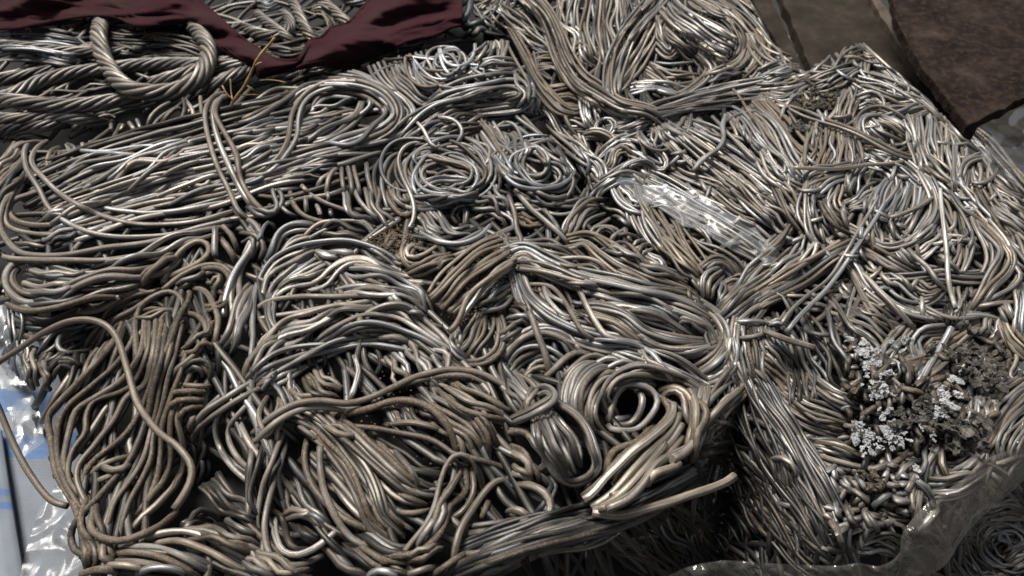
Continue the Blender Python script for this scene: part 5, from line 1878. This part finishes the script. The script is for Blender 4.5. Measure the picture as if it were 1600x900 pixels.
pl, _ = slab('steel_plate', [(1200, -60), (1272, 118), (1460, 160), (1432, 118), (1338, -40), (1320, -70)], 0.30, 0.02, M_STEEL)
tag(pl, 'dull grey brown steel plate behind the right bale', 'steel plate', 'steel plates behind the bales')
fl, _ = slab('plate_flange', [(1340, -36), (1436, 120), (1462, 165), (1474, 165), (1448, 118), (1352, -40)], 0.312, 0.035, M_EDGE, pl)
p2, _ = slab('steel_plate', [(1120, -90), (1165, -20), (1215, 70), (1252, 130), (1262, 118), (1192, -30), (1165, -90)], 0.33, 0.03, M_STEEL)
tag(p2, 'narrow steel strip at the back edge of the top centre bale', 'steel plate', 'steel plates behind the bales')
p3, _ = slab('steel_plate', [(1384, -60), (1400, 30), (1440, 105), (1478, 150), (1512, 196), (1560, 172), (1640, 132), (1760, -80)], 0.40, 0.014, M_RUST)
tag(p3, 'large dark rusty steel plate in the top right corner', 'steel plate', 'steel plates behind the bales')
# what carries the plates
for nm, (x_, y_) in (('support_beam', (1560, 30)), ('support_beam', (1500, 120))):
    q = on_plane(np.array([[x_, y_]], float), 0.386)[0]
    bw = 0.03
    vs = [(q[0] + a * bw, q[1] + c * bw, zz) for zz in (0.0, 0.386) for a, c in ((-1, -1), (1, -1), (1, 1), (-1, 1))]
    me = bpy.data.meshes.new(nm)
    me.from_pydata(vs, [], [(0, 1, 5, 4), (1, 2, 6, 5), (2, 3, 7, 6), (3, 0, 4, 7), (4, 5, 6, 7)])
    me.materials.append(M_STEEL)
    ob = bpy.data.objects.new(nm, me)
    COL.objects.link(ob)
    ob.parent = p3
o, _ = sheet('plastic_film', "1440 128 1480 140 1520 190 1560 170 1605 140 1640 120", "1470 205 1510 215 1545 225 1580 232 1620 240 1660 250", 60, 24, M_FILM2, None, 0.0, crumple(0.012, 14), z=0.33, thick=0)
tag(o, 'dim clear film under the edge of the large rusty plate', 'plastic film', 'plastic films round the bales')
o, _ = sheet('plastic_film', "1505 240 1560 225 1600 200 1650 180", "1560 300 1600 290 1640 280 1680 260", 50, 20, M_FILM2, None, 0.0, crumple(0.012, 14), z=0.27, thick=0)
tag(o, 'dark fold of clear film beyond the right edge of the right bale', 'plastic film', 'plastic films round the bales')

# ------------------------------------------------------------------ scorched lumps, soil, twig
def ico(sub=3):
    import bmesh
    bm = bmesh.new()
    bmesh.ops.create_icosphere(bm, subdivisions=sub, radius=1.0)
    v = np.array([q.co[:] for q in bm.verts])
    f = [[q.index for q in fc.verts] for fc in bm.faces]
    bm.free()
    return v, np.array(f)

ICO, ICOF = ico(3)
M_DROSS = noise_mat('pale_dross', [(0.28, (0.30, 0.30, 0.30)), (0.44, (0.66, 0.67, 0.68)), (0.62, (0.90, 0.90, 0.90))], 130, 0.40, 0.35, 1.0, 0.004, 6, 500, None)
M_SLAG = noise_mat('burnt_slag', [(0.30, (0.03, 0.028, 0.026)), (0.50, (0.13, 0.12, 0.105)), (0.70, (0.36, 0.335, 0.30))], 130, 0.6, 0.4, 1.0, 0.004, 6, 480, None)
M_TANLUMP = noise_mat('tan_lump', [(0.30, (0.05, 0.045, 0.04)), (0.55, (0.20, 0.165, 0.12)), (0.75, (0.36, 0.30, 0.22))], 110, 0.8, 0.1, 1.0, 0.004, 6, 420, None)

def lump(px, rpx, mat, n=10, thick=0.0006):
    """crumpled flakes of burnt metal, wedged among the wires"""
    p0, _ = march_on(np.array([px, (px[0] + rpx, px[1])], float), FIELD)
    r = np.linalg.norm(p0[1, :2] - p0[0, :2])
    V, F, nv = [], [], 0
    G = 11
    uu, vv = np.meshgrid(np.linspace(-1, 1, G), np.linspace(-1, 1, G), indexing='ij')
    for k in range(n):
        c = p0[0] + np.array([RNG.normal(0, r * .7), RNG.normal(0, r * .7), RNG.uniform(-.25, .15) * r])
        s = r * RNG.uniform(0.25, 0.6)
        off = RNG.uniform(-50, 50, 3)
        ang = RNG.uniform(0, 3.14)
        el = RNG.uniform(0.35, 0.9)
        x, y = uu.copy(), vv * el
        q = np.maximum(np.abs(uu), np.abs(vv))
        rad = np.hypot(uu, vv) + 1e-6
        x, y = x * q / rad, y * q / rad
        wob = np.array([[1 + 0.5 * mnoise.noise(Vector((x[i, j] * 2.2 + off[0], y[i, j] * 2.2 + off[1], 1.5))) for j in range(G)] for i in range(G)])
        h = np.array([[0.55 * fbm((x[i, j] + off[0], y[i, j] + off[1], off[2]), 1.7, 3) + 0.35 * abs(mnoise.noise(Vector((x[i, j] * 4 + off[1], y[i, j] * 4, 3)))) for j in range(G)] for i in range(G)])
        P = np.stack([x * wob, y * wob, h], -1).reshape(-1, 3) * s
        t1, t2 = RNG.normal(0, .45, 2)
        Rx = np.array([[1, 0, 0], [0, math.cos(t1), -math.sin(t1)], [0, math.sin(t1), math.cos(t1)]])
        Ry = np.array([[math.cos(t2), 0, math.sin(t2)], [0, 1, 0], [-math.sin(t2), 0, math.cos(t2)]])
        Rz = np.array([[math.cos(ang), -math.sin(ang), 0], [math.sin(ang), math.cos(ang), 0], [0, 0, 1]])
        P = P @ (Rz @ Ry @ Rx).T + c
        idx = np.arange(G * G).reshape(G, G) + nv
        V.append(P)
        F.append(np.stack([idx[:-1, :-1], idx[1:, :-1], idx[1:, 1:], idx[:-1, 1:]], -1).reshape(-1, 4))
        nv += G * G
    me = bpy.data.meshes.new('dross_flakes')
    me.from_pydata(np.vstack(V).tolist(), [], np.vstack(F).tolist())
    me.materials.append(mat)
    o = bpy.data.objects.new('dross_flakes', me)
    COL.objects.link(o)
    md = o.modifiers.new('thickness', 'SOLIDIFY')
    md.thickness = thick
    o.parent = ROOT['right']
    return o

for px, r in (((1372, 612), 20), ((1388, 672), 20), ((1345, 680), 20), ((1362, 690), 14), ((1347, 547), 20), ((1357, 570), 16), ((1368, 590), 14), ((1470, 632), 14), ((1400, 690), 14)):
    lump(px, r, M_DROSS)
for px, r in (((1500, 553), 26), ((1528, 570), 24), ((1545, 590), 18), ((1462, 640), 26), ((1490, 662), 28), ((1440, 625), 20), ((1512, 680), 18), ((1415, 650), 18), ((1258, 204), 12), ((1275, 140), 12), ((1300, 142), 10)):
    lump(px, r, M_SLAG)
for k in range(21):
    c = ((1372, 605), (1385, 675), (1350, 560), (1470, 632), (1440, 700), (1520, 590), (1345, 690))[k % 7]
    lump((RNG.normal(c[0], 24), RNG.normal(c[1], 18)), RNG.uniform(8, 13), M_DROSS if k % 3 else M_SLAG, 5)
for px, r in (((1262, 160), 15), ((1288, 165), 14), ((1367, 747), 12)):
    lump(px, r, M_TANLUMP, 8, .003)

# crumbs of soil
cv, cf, nv = [], [], 0
I1, F1 = ico(1)
def crumb(px, rad):
    global nv
    p, _ = march_on(np.array([px], float), FIELD_TIGHT)
    v = I1 * (rad * (1 + RNG.normal(0, .28, len(I1))))[:, None] * np.array([1, 1, .7])
    cv.append(v + p[0] + np.array([0, 0, rad * .2]))
    cf.append(F1 + nv)
    nv += len(v)
FIELD_TIGHT = B + S
for k in range(2000):
    u, v = RNG.uniform(), RNG.normal(0, .22)
    a = np.array([790, 385]) * (1 - u) + np.array([700, 495]) * u
    nrm_ = np.array([0.77, 0.63])
    if RNG.uniform() < 0.75 or u > .2:
        crumb(a + nrm_ * v * 60, RNG.uniform(.0003, .0011))
for k in range(500):
    crumb((RNG.normal(612, 22), RNG.normal(378, 12)), RNG.uniform(.0003, .0011))
for k in range(500):
    c = ((560, 610), (640, 640), (880, 430), (800, 400), (470, 440), (250, 600), (700, 560))[int(RNG.integers(0, 7))]
    crumb((RNG.normal(c[0], 60), RNG.normal(c[1], 40)), RNG.uniform(.0003, .0008))
me = bpy.data.meshes.new('soil_crumbs')
me.from_pydata(np.vstack(cv).tolist(), [], np.vstack(cf).tolist())
me.materials.append(M_DIRT)
o = bpy.data.objects.new('soil_crumbs', me)
COL.objects.link(o)
tag(o, 'brown soil crumbs caked on the flat bundle of the front bale', 'soil', kind='stuff')

M_STRAW = noise_mat('dry_straw', [(0.3, (0.16, 0.09, 0.035)), (0.7, (0.48, 0.32, 0.13))], 90, 0.7)
tw = empty('dry_twig')
tag(tw, 'dry yellow brown twig standing between the cable bale and the front bale', 'twig')
def stalk(pxs, zs, r, nm):
    q = np.array(pxs, float)
    d = rays(q)
    P = CAMP + d * ((np.array(zs) - CAM_Z) / d[:, 2])[:, None]
    g = Geo()
    C = resample(np.stack([np.interp(np.linspace(0, 1, 40), np.linspace(0, 1, len(P)), P[:, i]) for i in range(3)], 1), .003)
    g.add(C, r, (0, 0, 0), 6, .003, 0, False, .25)
    g.build(nm, M_STRAW, tw)
stalk([(352, 180), (362, 162), (370, 150), (384, 132), (394, 110), (401, 92), (412, 80), (431, 57)], [.505, .515, .52, .53, .54, .55, .555, .565], .0012, 'stem')
stalk([(366, 156), (356, 152), (350, 140), (346, 131)], [.52, .522, .527, .53], .0007, 'stalk')
stalk([(364, 160), (360, 140), (362, 128), (359, 121)], [.52, .525, .53, .535], .0007, 'stalk')
stalk([(372, 148), (385, 150), (395, 146), (408, 150)], [.522, .52, .518, .515], .0006, 'stalk')
stalk([(396, 105), (402, 97), (412, 97)], [.545, .548, .55], .0006, 'stalk')
stalk([(404, 126), (420, 124), (436, 126), (450, 130)], [.515, .514, .513, .512], .0005, 'stalk')
stalk([(384, 131), (390, 140), (400, 142)], [.53, .528, .525], .0006, 'stalk')
